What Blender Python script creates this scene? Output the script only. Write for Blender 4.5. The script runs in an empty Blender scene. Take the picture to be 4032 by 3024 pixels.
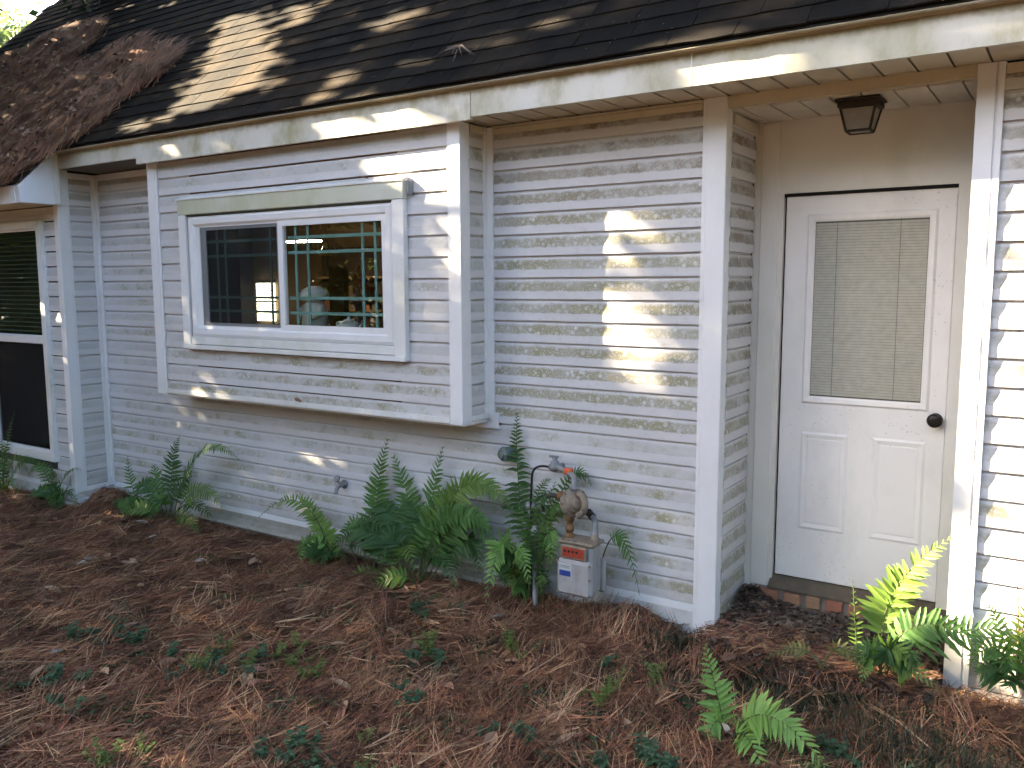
import bpy, math, random
import numpy as np
random.seed(7); rng = np.random.default_rng(7)
U = 0.12                       # one siding course in metres; all lengths below are in courses
sc = bpy.context.scene
# ------------------------------------------------------------------ camera
cam = bpy.data.cameras.new('camera'); cam.sensor_width = 36.0; cam.lens = 36.0*3356.5/4032
cam.clip_start = 0.05; cam.clip_end = 400
camo = bpy.data.objects.new('camera', cam); sc.collection.objects.link(camo); sc.camera = camo
YAW, PIT, ROL = 0.583729, -0.1177836, -0.0042035
CAM = np.array([0.0, -33.7747, 13.7395])
_f = np.array([-math.sin(YAW)*math.cos(PIT), math.cos(YAW)*math.cos(PIT), math.sin(PIT)])
_r = np.array([math.cos(YAW), math.sin(YAW), 0.0]); _u = np.cross(_r, _f)
_r2 = math.cos(ROL)*_r + math.sin(ROL)*_u; _u2 = -math.sin(ROL)*_r + math.cos(ROL)*_u
from mathutils import Matrix
M4 = Matrix(((_r2[0], _u2[0], -_f[0], CAM[0]*U), (_r2[1], _u2[1], -_f[1], CAM[1]*U), (_r2[2], _u2[2], -_f[2], CAM[2]*U), (0, 0, 0, 1)))
camo.matrix_world = M4
# ------------------------------------------------------------------ sky, sun, exposure
SUN = np.array([-2.83, -1.0, 1.4]); SUN /= np.linalg.norm(SUN)
E1 = np.array([1, -2.83, 0.0]); E1 /= np.linalg.norm(E1)
E2 = np.cross(SUN, E1); E2 *= np.sign(E2[2])
w = bpy.data.worlds.new('World'); sc.world = w; w.use_nodes = True
nt = w.node_tree; sky = nt.nodes.new('ShaderNodeTexSky'); sky.sky_type = 'NISHITA'; sky.sun_disc = False
sky.sun_elevation = math.asin(SUN[2]); sky.sun_rotation = math.atan2(SUN[0], SUN[1])
sky.air_density = 0.85; sky.dust_density = 3.2; sky.ozone_density = 0.2
nt.links.new(sky.outputs[0], nt.nodes['Background'].inputs[0]); nt.nodes['Background'].inputs[1].default_value = 0.05
sl = bpy.data.lights.new('sun', 'SUN'); sl.energy = 5.0; sl.angle = math.radians(0.53); sl.color = (1.0, 0.82, 0.56)
so = bpy.data.objects.new('sun', sl); sc.collection.objects.link(so)
from mathutils import Vector
so.rotation_euler = Vector(SUN).to_track_quat('Z', 'Y').to_euler(); so.location = (-6, -6, 8)
sc.view_settings.view_transform = 'Standard'; sc.view_settings.look = 'None'
sc.view_settings.exposure = 4.75; sc.view_settings.gamma = 1.0
sc.render.engine = 'CYCLES'; sc.cycles.use_denoising = True
sc.cycles.max_bounces = 6; sc.cycles.diffuse_bounces = 3; sc.cycles.glossy_bounces = 2; sc.cycles.adaptive_threshold = 0.02; sc.cycles.transparent_max_bounces = 12
sc.cycles.sample_clamp_indirect = 6.0
# ------------------------------------------------------------------ node helpers
class G:
    def __init__(s, m): s.nt = m.node_tree; s.n = s.nt.nodes; s.l = s.nt.links
    def node(s, t, **k):
        x = s.n.new(t)
        for a, b in k.items(): setattr(x, a, b)
        return x
    def put(s, sock, v):
        if v is None: return
        if hasattr(v, 'is_output'): s.l.new(v, sock)
        else:
            if isinstance(v, (tuple, list)) and len(v) == 3 and sock.type == 'RGBA': v = (*v, 1)
            sock.default_value = v
    def math(s, op, a, b=None, c=None, clamp=False):
        x = s.node('ShaderNodeMath', operation=op); x.use_clamp = clamp
        for i, v in enumerate((a, b, c)):
            if v is not None: s.put(x.inputs[i], v)
        return x.outputs[0]
    def mix(s, f, a, b, mode='MIX'):
        x = s.node('ShaderNodeMix', data_type='RGBA', blend_type=mode)
        s.put(x.inputs[0], f); s.put(x.inputs[6], a); s.put(x.inputs[7], b); return x.outputs[2]
    def pos(s): return s.node('ShaderNodeNewGeometry').outputs['Position']
    def sep(s, v):
        x = s.node('ShaderNodeSeparateXYZ'); s.l.new(v, x.inputs[0]); return x.outputs
    def mapv(s, v, scale=(1, 1, 1), loc=(0, 0, 0)):
        x = s.node('ShaderNodeMapping'); s.l.new(v, x.inputs[0]); x.inputs['Scale'].default_value = scale; x.inputs['Location'].default_value = loc
        return x.outputs[0]
    def noise(s, v, scale, detail=4, rough=0.6):
        x = s.node('ShaderNodeTexNoise'); s.put(x.inputs['Vector'], v)
        x.inputs['Scale'].default_value = scale; x.inputs['Detail'].default_value = detail; x.inputs['Roughness'].default_value = rough
        return x.outputs['Fac']
    def vor(s, v, scale):
        x = s.node('ShaderNodeTexVoronoi'); s.put(x.inputs['Vector'], v); x.inputs['Scale'].default_value = scale
        return x.outputs['Distance'], x.outputs['Color']
    def ramp(s, v, a, b, c=0.0, d=1.0, smooth=True):
        x = s.node('ShaderNodeMapRange'); x.interpolation_type = 'SMOOTHSTEP' if smooth else 'LINEAR'
        s.put(x.inputs[0], v)
        for i, q in enumerate((a, b, c, d)): s.put(x.inputs[i+1], q)
        return x.outputs[0]
    def bsdf(s, col, rough=0.6, spec=0.3, metal=0.0, bump=None, bstr=0.2, bdist=0.01):
        b = s.n.get('Principled BSDF'); s.put(b.inputs['Base Color'], col); s.put(b.inputs['Roughness'], rough)
        b.inputs['Specular IOR Level'].default_value = spec; s.put(b.inputs['Metallic'], metal)
        if bump is not None:
            x = s.node('ShaderNodeBump'); x.inputs['Strength'].default_value = bstr; x.inputs['Distance'].default_value = bdist
            s.put(x.inputs['Height'], bump); s.l.new(x.outputs[0], b.inputs['Normal'])
        return b
def newmat(name):
    m = bpy.data.materials.new(name); m.use_nodes = True; return m, G(m)
def vinyl(name, off=0.0):
    m, g = newmat(name); P = g.pos(); X, Y, Z = g.sep(P)
    fr = g.math('FRACT', g.math('SUBTRACT', g.math('DIVIDE', Z, U), off))
    oc = g.node('ShaderNodeObjectInfo'); cs = g.node('ShaderNodeSeparateColor'); g.l.new(oc.outputs['Color'], cs.inputs[0])
    amt, hue = cs.outputs[0], cs.outputs[1]
    wob = g.math('MULTIPLY', g.math('SUBTRACT', g.noise(P, 18, 4), 0.5), 0.20)
    f2 = g.math('ADD', fr, wob)
    band = g.math('MULTIPLY', g.ramp(f2, 0.33, 0.42), g.ramp(f2, 0.70, 0.88, 1.0, 0.0))
    n1 = g.noise(g.mapv(P, (0.8, 0.8, 1)), 9, 6, 0.65); n2 = g.noise(P, 1.4, 3)
    d, c = g.vor(P, 26); d2, c2 = g.vor(P, 75)
    dots = g.math('MAXIMUM', g.ramp(d, 0.28, 0.36, 1, 0), g.math('MULTIPLY', g.ramp(d2, 0.30, 0.38, 1, 0), 0.85))
    thr = g.math('SUBTRACT', 1.02, g.math('ADD', g.math('MULTIPLY', amt, 0.75), g.math('MULTIPLY', n2, 0.28)))
    mil = g.math('MULTIPLY', g.ramp(n1, g.math('SUBTRACT', thr, 0.03), g.math('ADD', thr, 0.24)), g.math('MULTIPLY', band, g.math('SUBTRACT', 1.0, g.math('MULTIPLY', dots, 0.75))))
    col = g.mix(g.noise(g.mapv(P, (1, 1, 3)), 2.2, 4), (0.49, 0.485, 0.50), (0.615, 0.61, 0.63))
    stain = g.ramp(g.noise(P, 26, 5, 0.7), 0.5, 0.72)
    col = g.mix(g.math('MULTIPLY', stain, g.math('MULTIPLY', amt, 0.35)), col, (0.36, 0.35, 0.25))
    film = g.math('MULTIPLY', band, g.math('MULTIPLY', g.ramp(n2, 0.25, 0.6, 0.35, 1.0), g.math('ADD', 0.46, g.math('MULTIPLY', hue, 0.4))))
    col = g.mix(film, col, (0.315, 0.305, 0.265))
    mc = g.mix(g.noise(P, 5, 3), (0.25, 0.225, 0.17), (0.275, 0.265, 0.145)); mc = g.mix(hue, mc, (0.20, 0.165, 0.125))
    col = g.mix(g.math('MULTIPLY', mil, g.ramp(g.noise(P, 3.1, 4, 0.7), 0.3, 0.62, 0.40, 1.0)), col, mc)
    spl = g.ramp(g.math('ADD', g.math('DIVIDE', Z, U), g.math('MULTIPLY', g.noise(P, 5, 6, 0.7), 4.5)), 1.2, 4.2, 1, 0)
    col = g.mix(g.math('MULTIPLY', spl, 0.40), col, (0.22, 0.18, 0.12))
    lich = g.math('MULTIPLY', g.ramp(d, 0.16, 0.24, 1, 0), g.math('MULTIPLY', g.ramp(n1, 0.52, 0.6), g.math('MULTIPLY', amt, g.ramp(f2, 0.2, 0.5))))
    col = g.mix(g.math('MULTIPLY', lich, 0.6), col, (0.66, 0.67, 0.64))
    g.bsdf(col, 0.55, 0.25, bump=g.math('ADD', g.math('MULTIPLY', g.noise(g.mapv(P, (0.6, 0.6, 8)), 60, 4), 0.5), mil), bstr=0.12, bdist=0.002)
    return m
def painted(name, base, dirt, amt=0.35, scale=7.0, rough=0.5, speck=0.0, topz=None):
    m, g = newmat(name); P = g.pos(); X, Y, Z = g.sep(P)
    n = g.ramp(g.noise(g.mapv(P, (1, 1, 0.6)), scale, 6, 0.65), 0.42, 0.75)
    col = g.mix(g.math('MULTIPLY', n, amt), base, dirt)
    col = g.mix(g.math('MULTIPLY', g.ramp(g.noise(P, 1.3, 2), 0.4, 0.7), amt*0.5), col, dirt)
    if speck:
        d, c = g.vor(P, 40); s2 = g.math('MULTIPLY', g.ramp(d, 0.08, 0.16, 1, 0), g.ramp(g.noise(P, 3, 2), 0.52, 0.6))
        col = g.mix(g.math('MULTIPLY', s2, speck), col, (0.10, 0.09, 0.07))
    if topz:
        t = g.ramp(g.math('ADD', g.math('DIVIDE', Z, U), g.math('MULTIPLY', g.noise(P, 9, 5, 0.7), 0.9)), topz, topz+0.35)
        col = g.mix(g.math('MULTIPLY', t, 0.75), col, (0.21, 0.18, 0.10))
    g.bsdf(col, rough, 0.35, bump=g.noise(P, 90, 3), bstr=0.06, bdist=0.002)
    return m
def plain(name, col, rough=0.6, spec=0.3, metal=0.0, var=0.25, scale=30):
    m, g = newmat(name); P = g.pos(); n = g.noise(P, scale, 5)
    lo = tuple(c*(1-var) for c in col); hi = tuple(min(1, c*(1+var)) for c in col)
    g.bsdf(g.mix(n, lo, hi), rough, spec, metal, bump=n, bstr=0.15, bdist=0.003); return m
def leafmat(name, col, trans=0.35, var=0.35, attr=False, rough=0.5):
    m, g = newmat(name); P = g.pos(); n = g.noise(P, 14, 3)
    if attr:
        a = g.node('ShaderNodeAttribute'); a.attribute_name = 'col'; c = g.mix(n, a.outputs['Color'], g.mix(0.7, a.outputs['Color'], (0, 0, 0)))
        c = a.outputs['Color']
    else:
        c = g.mix(n, tuple(q*(1-var) for q in col), tuple(q*(1+var) for q in col))
    b = g.bsdf(c, rough, 0.35)
    t = g.node('ShaderNodeBsdfTranslucent'); g.put(t.inputs[0], g.mix(0.5, c, g.mix(1.0, c, (1.3, 1.2, 0.4), 'MULTIPLY')))
    x = g.node('ShaderNodeMixShader'); x.inputs[0].default_value = trans
    g.l.new(b.outputs[0], x.inputs[1]); g.l.new(t.outputs[0], x.inputs[2]); g.l.new(x.outputs[0], g.n['Material Output'].inputs[0])
    return m
def emit(name, col, st):
    m, g = newmat(name); e = g.node('ShaderNodeEmission'); g.put(e.inputs[0], col); e.inputs[1].default_value = st
    g.l.new(e.outputs[0], g.n['Material Output'].inputs[0]); return m
def glass(name, tint=(0.93, 0.95, 0.94), f0=0.05, dark=1.0):
    m, g = newmat(name); lw = g.node('ShaderNodeLayerWeight'); lw.inputs[0].default_value = 0.5
    t = g.node('ShaderNodeBsdfTransparent'); g.put(t.inputs[0], tuple(c*dark for c in tint))
    gl = g.node('ShaderNodeBsdfGlossy'); gl.inputs['Roughness'].default_value = 0.01; g.put(gl.inputs[0], (1, 1, 1))
    x = g.node('ShaderNodeMixShader'); g.l.new(g.math('ADD', g.math('MULTIPLY', g.math('POWER', lw.outputs['Facing'], 5.0), 1-f0), f0, clamp=True), x.inputs[0])
    g.l.new(t.outputs[0], x.inputs[1]); g.l.new(gl.outputs[0], x.inputs[2]); g.l.new(x.outputs[0], g.n['Material Output'].inputs[0]); return m
def mesh_screen(name):
    m, g = newmat(name); t = g.node('ShaderNodeBsdfTransparent'); d = g.node('ShaderNodeBsdfDiffuse'); g.put(d.inputs[0], (.03, .032, .034))
    x = g.node('ShaderNodeMixShader'); x.inputs[0].default_value = .36; g.l.new(t.outputs[0], x.inputs[1]); g.l.new(d.outputs[0], x.inputs[2]); g.l.new(x.outputs[0], g.n['Material Output'].inputs[0]); return m
def shingle_mat():
    m, g = newmat('asphalt_shingle'); P = g.pos(); oi = g.node('ShaderNodeObjectInfo')
    a = g.node('ShaderNodeAttribute'); a.attribute_name = 'tone'
    r = g.math('FRACT', g.math('ADD', oi.outputs['Random'], a.outputs['Fac']))
    c = g.mix(r, (0.0075, 0.0075, 0.0085), (0.017, 0.015, 0.0135))
    gr = g.noise(P, 420, 2, 0.8); c = g.mix(g.ramp(gr, 0.42, 0.68), g.mix(1.0, c, (0.5, 0.5, 0.5), 'MULTIPLY'), g.mix(1.0, c, (1.7, 1.65, 1.55), 'MULTIPLY'))
    big = g.noise(P, 1.7, 4); c = g.mix(g.ramp(big, 0.45, 0.72), c, (0.034, 0.025, 0.017))
    d, cc = g.vor(P, 26); c = g.mix(g.math('MULTIPLY', g.ramp(d, 0.05, 0.09, 1, 0), g.ramp(g.noise(P, 6, 2), 0.5, 0.58)), c, (0.25, 0.23, 0.20))
    g.bsdf(c, 0.95, 0.06, bump=gr, bstr=0.5, bdist=0.003); return m
VIN = vinyl('vinyl_siding'); VIN2 = vinyl('vinyl_siding_right', 0.1)
TRIM = painted('white_vinyl_trim', (0.70, 0.70, 0.72), (0.46, 0.45, 0.38), 0.20, 6)
CASE = painted('window_casing_white', (0.68, 0.68, 0.69), (0.36, 0.36, 0.20), 0.30, 5, speck=0.6)
FASC = painted('mildewed_fascia', (0.62, 0.61, 0.57), (0.30, 0.28, 0.15), 0.9, 5.0, topz=22.25)
CREAM = painted('cream_soffit', (0.52, 0.47, 0.35), (0.30, 0.25, 0.15), 0.35, 6)
SEAM = plain('dark_groove_and_grime', (0.09, 0.075, 0.05))  # dark sheet colour for the shade in open seams; also the grime wedges
DOORP = painted('door_paint', (0.80, 0.76, 0.71), (0.40, 0.37, 0.33), 0.25, 3, speck=0.4)
DWALL = painted('smooth_white_panel', (0.70, 0.665, 0.60), (0.40, 0.38, 0.24), 0.30, 3)
DARK = plain('dark_gap', (0.012, 0.011, 0.010), 0.9)
SHIN = shingle_mat(); DECK = plain('roof_felt', (0.02, 0.02, 0.02), 0.95)
GLASS = glass('window_glass'); SCREEN = mesh_screen('insect_screen')
TEAL = plain('teal_grille', (0.16, 0.29, 0.27), 0.5); GREYF = plain('screen_frame_grey', (0.16, 0.17, 0.18), 0.5)
BRICK = [plain('red_brick_%d' % i, c, 0.9, 0.2, 0, 0.35, 45) for i, c in enumerate([(0.30, 0.14, 0.085), (0.33, 0.17, 0.10), (0.29, 0.175, 0.10), (0.27, 0.115, 0.075)])]
MORT = plain('mortar', (0.20, 0.17, 0.145), 0.95); CONC = plain('weathered_concrete', (0.17, 0.155, 0.13), 0.95, var=0.4, scale=12)
FOUND = painted('whitewashed_foundation', (0.56, 0.56, 0.56), (0.28, 0.25, 0.18), 0.5, 9)
GALV = plain('galvanised_pipe', (0.20, 0.205, 0.215), 0.55, 0.4, 0.15, 0.4); METR = painted('meter_grey_enamel', (0.36, 0.36, 0.37), (0.17, 0.14, 0.11), 0.5, 14, rough=0.45)
RUST = plain('rusty_brass', (0.19, 0.105, 0.05), 0.8, 0.3, 0.3, 0.6, 40); CORR = plain('corroded_regulator', (0.24, 0.195, 0.15), 0.7, 0.3, 0.3, 0.5, 30)
BLACK = plain('black_cable', (0.012, 0.012, 0.013), 0.5); REDM = plain('red_index_face', (0.30, 0.045, 0.025), 0.6, var=0.5, scale=50)
BLUE = plain('blue_print', (0.03, 0.06, 0.25), 0.5); LBL = plain('pale_label', (0.42, 0.44, 0.45), 0.5); ORNG = plain('orange_tag', (0.55, 0.12, 0.04), 0.6)
LAMPM = plain('weathered_bronze', (0.035, 0.028, 0.022), 0.75, 0.3, 0.2); FROST = plain('dusty_lamp_glass', (0.22, 0.21, 0.19), 0.3)
KNOB = plain('dark_bronze_knob', (0.022, 0.017, 0.014), 0.4, 0.5, 0.5)
BLIND = plain('blind_slat', (0.45, 0.425, 0.37), 0.6); BLIND2 = plain('dark_blind_slat', (0.10, 0.12, 0.10), 0.6)
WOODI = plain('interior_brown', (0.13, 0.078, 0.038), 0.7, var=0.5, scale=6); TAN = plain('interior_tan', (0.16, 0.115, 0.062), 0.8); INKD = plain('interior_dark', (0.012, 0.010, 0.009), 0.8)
CERAM = plain('white_ceramic', (0.50, 0.48, 0.42), 0.3, 0.5)
FCOL = [(0.055, 0.125, 0.038), (0.085, 0.185, 0.048), (0.13, 0.22, 0.05), (0.20, 0.36, 0.095), (0.15, 0.25, 0.045), (0.13, 0.15, 0.05), (0.22, 0.11, 0.05)]
FERN = [leafmat('fern_green_%d' % i, c, 0.40) for i, c in enumerate(FCOL)]
LEAFV = leafmat('leaf_tinted', (1, 1, 1), 0.25, attr=True); STRAW = leafmat('pine_needle', (1, 1, 1), 0.05, attr=True, rough=0.7)
CANOPY = leafmat('canopy_leaf', (0.055, 0.10, 0.025), 0.30); CANOPY2 = leafmat('pale_canopy_leaf', (0.10, 0.15, 0.07), 0.35)
BARK = plain('tree_bark', (0.09, 0.07, 0.055), 0.95, var=0.5, scale=10); STEM = plain('fern_stem', (0.07, 0.085, 0.03), 0.7)
STEMB = plain('dry_stem', (0.16, 0.09, 0.045), 0.8)
# ------------------------------------------------------------------ mesh helpers (all coordinates in courses)
COL = sc.collection; ROOT = {}
def newmesh(name, V, F, mat, smooth=False):
    me = bpy.data.meshes.new(name); me.from_pydata([tuple(float(c)*U for c in v) for v in V], [], F)
    if mat is not None: me.materials.append(mat)
    if smooth: me.polygons.foreach_set('use_smooth', [True]*len(me.polygons))
    me.update(); return me
def link(name, me, parent=None, loc=(0, 0, 0), rz=0.0):
    o = bpy.data.objects.new(name, me); COL.objects.link(o); o.location = [c*U for c in loc]; o.rotation_euler = (0, 0, rz)
    if parent is not None: o.parent = parent
    return o
def tag(o, label=None, cat=None, group=None, kind=None):
    for k, v in (('label', label), ('category', cat), ('group', group), ('kind', kind)):
        if v: o[k] = v
    return o
def thing(name, loc, label, cat, group=None):
    o = bpy.data.objects.new(name, None); COL.objects.link(o); o.location = [c*U for c in loc]; o.empty_display_size = 0.05
    ROOT[o.name] = np.array(loc, float); return tag(o, label, cat, group)
def rootloc(p):
    while p is not None:
        if p.name in ROOT: return ROOT[p.name]
        p = p.parent
    return np.zeros(3)
class MB:
    """collects world-space geometry; build() links it as one mesh object"""
    def __init__(s): s.V = []; s.F = []
    def add(s, V, F):
        b = len(s.V); s.V += [tuple(v) for v in V]; s.F += [tuple(i+b for i in f) for f in F]; return s
    def box(s, x0, x1, y0, y1, z0, z1):
        return s.add([(x0, y0, z0), (x1, y0, z0), (x1, y1, z0), (x0, y1, z0), (x0, y0, z1), (x1, y0, z1), (x1, y1, z1), (x0, y1, z1)],
                     [(0, 3, 2, 1), (4, 5, 6, 7), (0, 1, 5, 4), (1, 2, 6, 5), (2, 3, 7, 6), (3, 0, 4, 7)])
    def rbox(s, x0, x1, y0, y1, z0, z1, c=0.03):
        """box with chamfered edges"""
        X, Y, Z = (x0, x1), (y0, y1), (z0, z1); V = []; idx = {}
        for i in (0, 1):
            for j in (0, 1):
                for k in (0, 1):
                    for ax in range(3):
                        p = [X[i]+(c if i == 0 else -c), Y[j]+(c if j == 0 else -c), Z[k]+(c if k == 0 else -c)]
                        p[ax] = (X[i], Y[j], Z[k])[ax]; idx[(i, j, k, ax)] = len(V); V.append(p)
        F = []
        for ax in range(3):
            a, b = [q for q in range(3) if q != ax]
            for e in (0, 1):
                q = []
                for (u, v) in ((0, 0), (1, 0), (1, 1), (0, 1)):
                    t = [0, 0, 0]; t[ax] = e; t[a] = u; t[b] = v; q.append(idx[(*t, ax)])
                F.append(q)
            for u in (0, 1):
                for v in (0, 1):
                    q = []
                    for e in (0, 1):
                        t = [0, 0, 0]; t[ax] = e; t[a] = u; t[b] = v; q.append((idx[(*t, a)], idx[(*t, b)]))
                    F.append((q[0][0], q[0][1], q[1][1], q[1][0]))
        for i in (0, 1):
            for j in (0, 1):
                for k in (0, 1): F.append([idx[(i, j, k, ax)] for ax in range(3)])
        return s.add(V, F)
    def extrude_z(s, poly, z0, z1):
        n = len(poly); V = [(x, y, z0) for x, y in poly]+[(x, y, z1) for x, y in poly]
        F = [(i, (i+1) % n, n+(i+1) % n, n+i) for i in range(n)]+[tuple(range(n))[::-1], tuple(range(n, 2*n))]
        return s.add(V, F)
    def extrude_x(s, poly, x0, x1):
        n = len(poly); V = [(x0, y, z) for y, z in poly]+[(x1, y, z) for y, z in poly]
        F = [(i, (i+1) % n, n+(i+1) % n, n+i) for i in range(n)]+[tuple(range(n))[::-1], tuple(range(n, 2*n))]
        return s.add(V, F)
    def tube(s, pts, r, n=8, cap=True):
        pts = [np.array(q, float) for q in pts]; R = r if hasattr(r, '__len__') else [r]*len(pts); V = []; F = []
        up = np.array([0.31, 0.17, 0.93])
        for i, q in enumerate(pts):
            t = pts[min(i+1, len(pts)-1)]-pts[max(i-1, 0)]; t = t/(np.linalg.norm(t)+1e-9)
            a = np.cross(t, up); a /= np.linalg.norm(a)+1e-9; b = np.cross(t, a)
            for k in range(n):
                th = 2*math.pi*k/n; V.append(q+R[i]*(a*math.cos(th)+b*math.sin(th)))
        for i in range(len(pts)-1):
            for k in range(n): F.append((i*n+k, i*n+(k+1) % n, (i+1)*n+(k+1) % n, (i+1)*n+k))
        if cap: F += [tuple(range(n)), tuple(range((len(pts)-1)*n, len(pts)*n))[::-1]]
        return s.add(V, F)
    def lathe(s, c, axis, prof, n=20):
        """prof: list of (distance along axis, radius)"""
        ax = np.array(axis, float); ax /= np.linalg.norm(ax); h = np.array([0, 0, 1.0]) if abs(ax[2]) < .9 else np.array([1.0, 0, 0])
        a = np.cross(ax, h); a /= np.linalg.norm(a); b = np.cross(ax, a); V = []; F = []; c = np.array(c, float)
        for d, r in prof:
            for k in range(n):
                th = 2*math.pi*k/n; V.append(c+ax*d+max(r, 1e-3)*(a*math.cos(th)+b*math.sin(th)))
        m = len(prof)
        for i in range(m-1):
            for k in range(n): F.append((i*n+k, i*n+(k+1) % n, (i+1)*n+(k+1) % n, (i+1)*n+k))
        F += [tuple(range(n))[::-1], tuple(range((m-1)*n, m*n))]
        return s.add(V, F)
    def build(s, name, mat, parent=None, smooth=False):
        o = rootloc(parent); me = newmesh(name, [np.array(v)-o for v in s.V], s.F, mat, smooth)
        return link(name, me, parent)
def bez(p0, p1, p2, n):
    p0, p1, p2 = (np.array(q, float) for q in (p0, p1, p2))
    return [(1-t)**2*p0+2*t*(1-t)*p1+t*t*p2 for t in np.linspace(0, 1, n)]
def quick(name, V, Q, mat, parent=None, attr=None, kind=None, label=None, cat=None):
    """big quad meshes from numpy arrays; attr = per-vertex colour"""
    me = bpy.data.meshes.new(name); nv, nq = len(V), len(Q); k = Q.shape[1]
    me.vertices.add(nv); me.vertices.foreach_set('co', (np.asarray(V, np.float32)*U).ravel())
    me.loops.add(nq*k); me.loops.foreach_set('vertex_index', Q.astype(np.int32).ravel())
    me.polygons.add(nq); me.polygons.foreach_set('loop_start', np.arange(0, nq*k, k, dtype=np.int32))
    me.update(calc_edges=True); me.validate()
    if attr is not None:
        a = me.color_attributes.new('col', 'FLOAT_COLOR', 'POINT')
        a.data.foreach_set('color', np.hstack([attr, np.ones((nv, 1))]).astype(np.float32).ravel())
    me.materials.append(mat); o = link(name, me, parent); return tag(o, label, cat, None, kind)
KEEP={27: 0.93, 20: 0.93}
LIT=[
[(-17.28, 6.06), (-20.94, 8.36), (-21.06, 10.2), (-17.28, 10.22), (-13.95, 9.2), (-11.75, 7.45), (-10.97, 5.41), (-11.59, 3.66), (-12.66, 2.74), (-14.71, 4.27)],
[(-13.96, 0.58), (-14.28, 1.81), (-13.26, 3.13), (-12.01, 3.16), (-11.95, 2.15), (-12.9, 0.83)],
[(-12.98, 3.04), (-13.24, 3.77), (-11.86, 4.93), (-10.71, 4.35), (-11.72, 3.48)],
[(-21.33, 8.44), (-23.36, 9.71), (-21.3, 11.26), (-18.2, 10.99), (-18.34, 9.95)],
[(-17.56, 10.21), (-20.3, 12.02), (-18.39, 13.28), (-16.02, 11.83), (-16.24, 10.65)],
[(-8.4, 7.01), (-8.88, 8.02), (-10.06, 9.71), (-8.91, 9.96), (-7.78, 9.04), (-7.0, 7.29)],
[(-10.46, 5.99), (-11.86, 6.89), (-11.46, 8.15), (-10.32, 7.38), (-9.55, 6.22)],
[(-12.91, 11.82), (-13.08, 13.29), (-11.9, 14.59), (-10.37, 14.08), (-11.19, 12.88), (-11.29, 11.63)],
[(-6.83, 12.21), (-7.26, 13.14), (-6.79, 13.94), (-5.79, 13.45), (-6.01, 12.53)],
[(-5.71, 13.63), (-5.96, 14.57), (-6.51, 15.82), (-6.19, 16.11), (-5.15, 15.02), (-5.14, 13.83)],
[(-1.87, 14.37), (-2.01, 15.15), (-1.35, 15.89), (-0.73, 15.25), (-1.24, 14.54)],
[(-5.02, 15.67), (-5.29, 16.36), (-4.39, 16.78), (-3.83, 16.2), (-4.06, 15.76)],
[(-36.82, 3.29), (-37.87, 4.15), (-35.83, 5.47), (-34.29, 4.73)],
[(-35.33, 6.9), (-35.88, 7.8), (-34.96, 8.61), (-33.42, 7.84)],
[(-30.71, 8.55), (-31.69, 9.41), (-30.43, 10.11), (-28.71, 9.27)],
[(-8.18, 5.64), (-7.85, 6.76), (-6.92, 8.08), (-6.16, 8.95), (-5.98, 8.46), (-7.04, 6.71)],
[(-5.93, 8.78), (-4.97, 10.18), (-4.95, 9.49), (-5.89, 8.26)],
[(-1.89, 13.64), (-1.53, 14.47), (-0.61, 15.57), (-0.55, 14.98), (-1.58, 13.68)],
[(-0.55, 15.12), (-0.34, 15.79), (0.66, 16.85), (0.62, 16.35), (-0.02, 15.56), (-0.52, 15.01)],
[(-12.79, 1.06), (-12.27, 1.67), (-12.15, 0.96), (-12.74, 0.26)],
[(-8.14, 6.2), (-7.33, 7.46), (-6.07, 9.05), (-6.08, 5.71), (-6.78, 5.18), (-6.96, 5.67), (-7.75, 5.07)],
[(-6.65, 4.35), (-6.14, 5.08), (-6.1, 4.17), (-6.56, 3.47)],
[(-6.7, 2.71), (-6.42, 3.33), (-6.11, 3.4), (-6.16, 2.57), (-6.57, 2.08)],
[(-6.81, 1.0), (-6.34, 1.77), (-6.17, 1.0), (-6.73, 0.11)],
[(-13.29, -4.7), (-12.91, -4.09), (-12.78, -4.49), (-13.23, -5.13)],
[(-13.4, -5.96), (-12.94, -5.17), (-12.88, -5.64), (-13.33, -6.26)],
[(-13.04, -0.26), (-12.78, 0.12), (-12.72, -0.25), (-12.99, -0.57)],
[(-6.08, 8.58), (-5.18, 9.52), (-5.11, 6.53), (-4.91, 3.55), (-4.97, 1.66), (-6.06, 1.27)],
[(-4.4, 5.54), (-3.81, 6.28), (-3.8, 4.86), (-4.39, 4.24)],
[(-1.46, 15.9), (-0.24, 17.14), (0.15, 0.1), (-1.14, -1.41)],
[(-0.74, 1.21), (0.44, 3.29), (0.54, -1.99), (-0.31, -3.33), (-0.73, -2.98)]]
PILE=[(-83.54, 15.76), (-81.8, 17.51), (-78.48, 19.55), (-73.45, 19.98), (-69.49, 17.98), (-68.18, 14.75), (-68.01, 12.61), (-67.3, 11.19), (-64.09, 11.18), (-62.04, 12.63), (-60.98, 13.88), (-57.32, 12.25), (-55.55, 10.77), (-53.1, 10.67), (-49.89, 8.48), (-50.47, 6.69), (-52.47, 4.98), (-52.32, 2.03), (-53.63, 0.24), (-54.99, -0.83), (-55.87, -1.98), (-56.56, -3.25), (-57.2, -3.4)]
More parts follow.
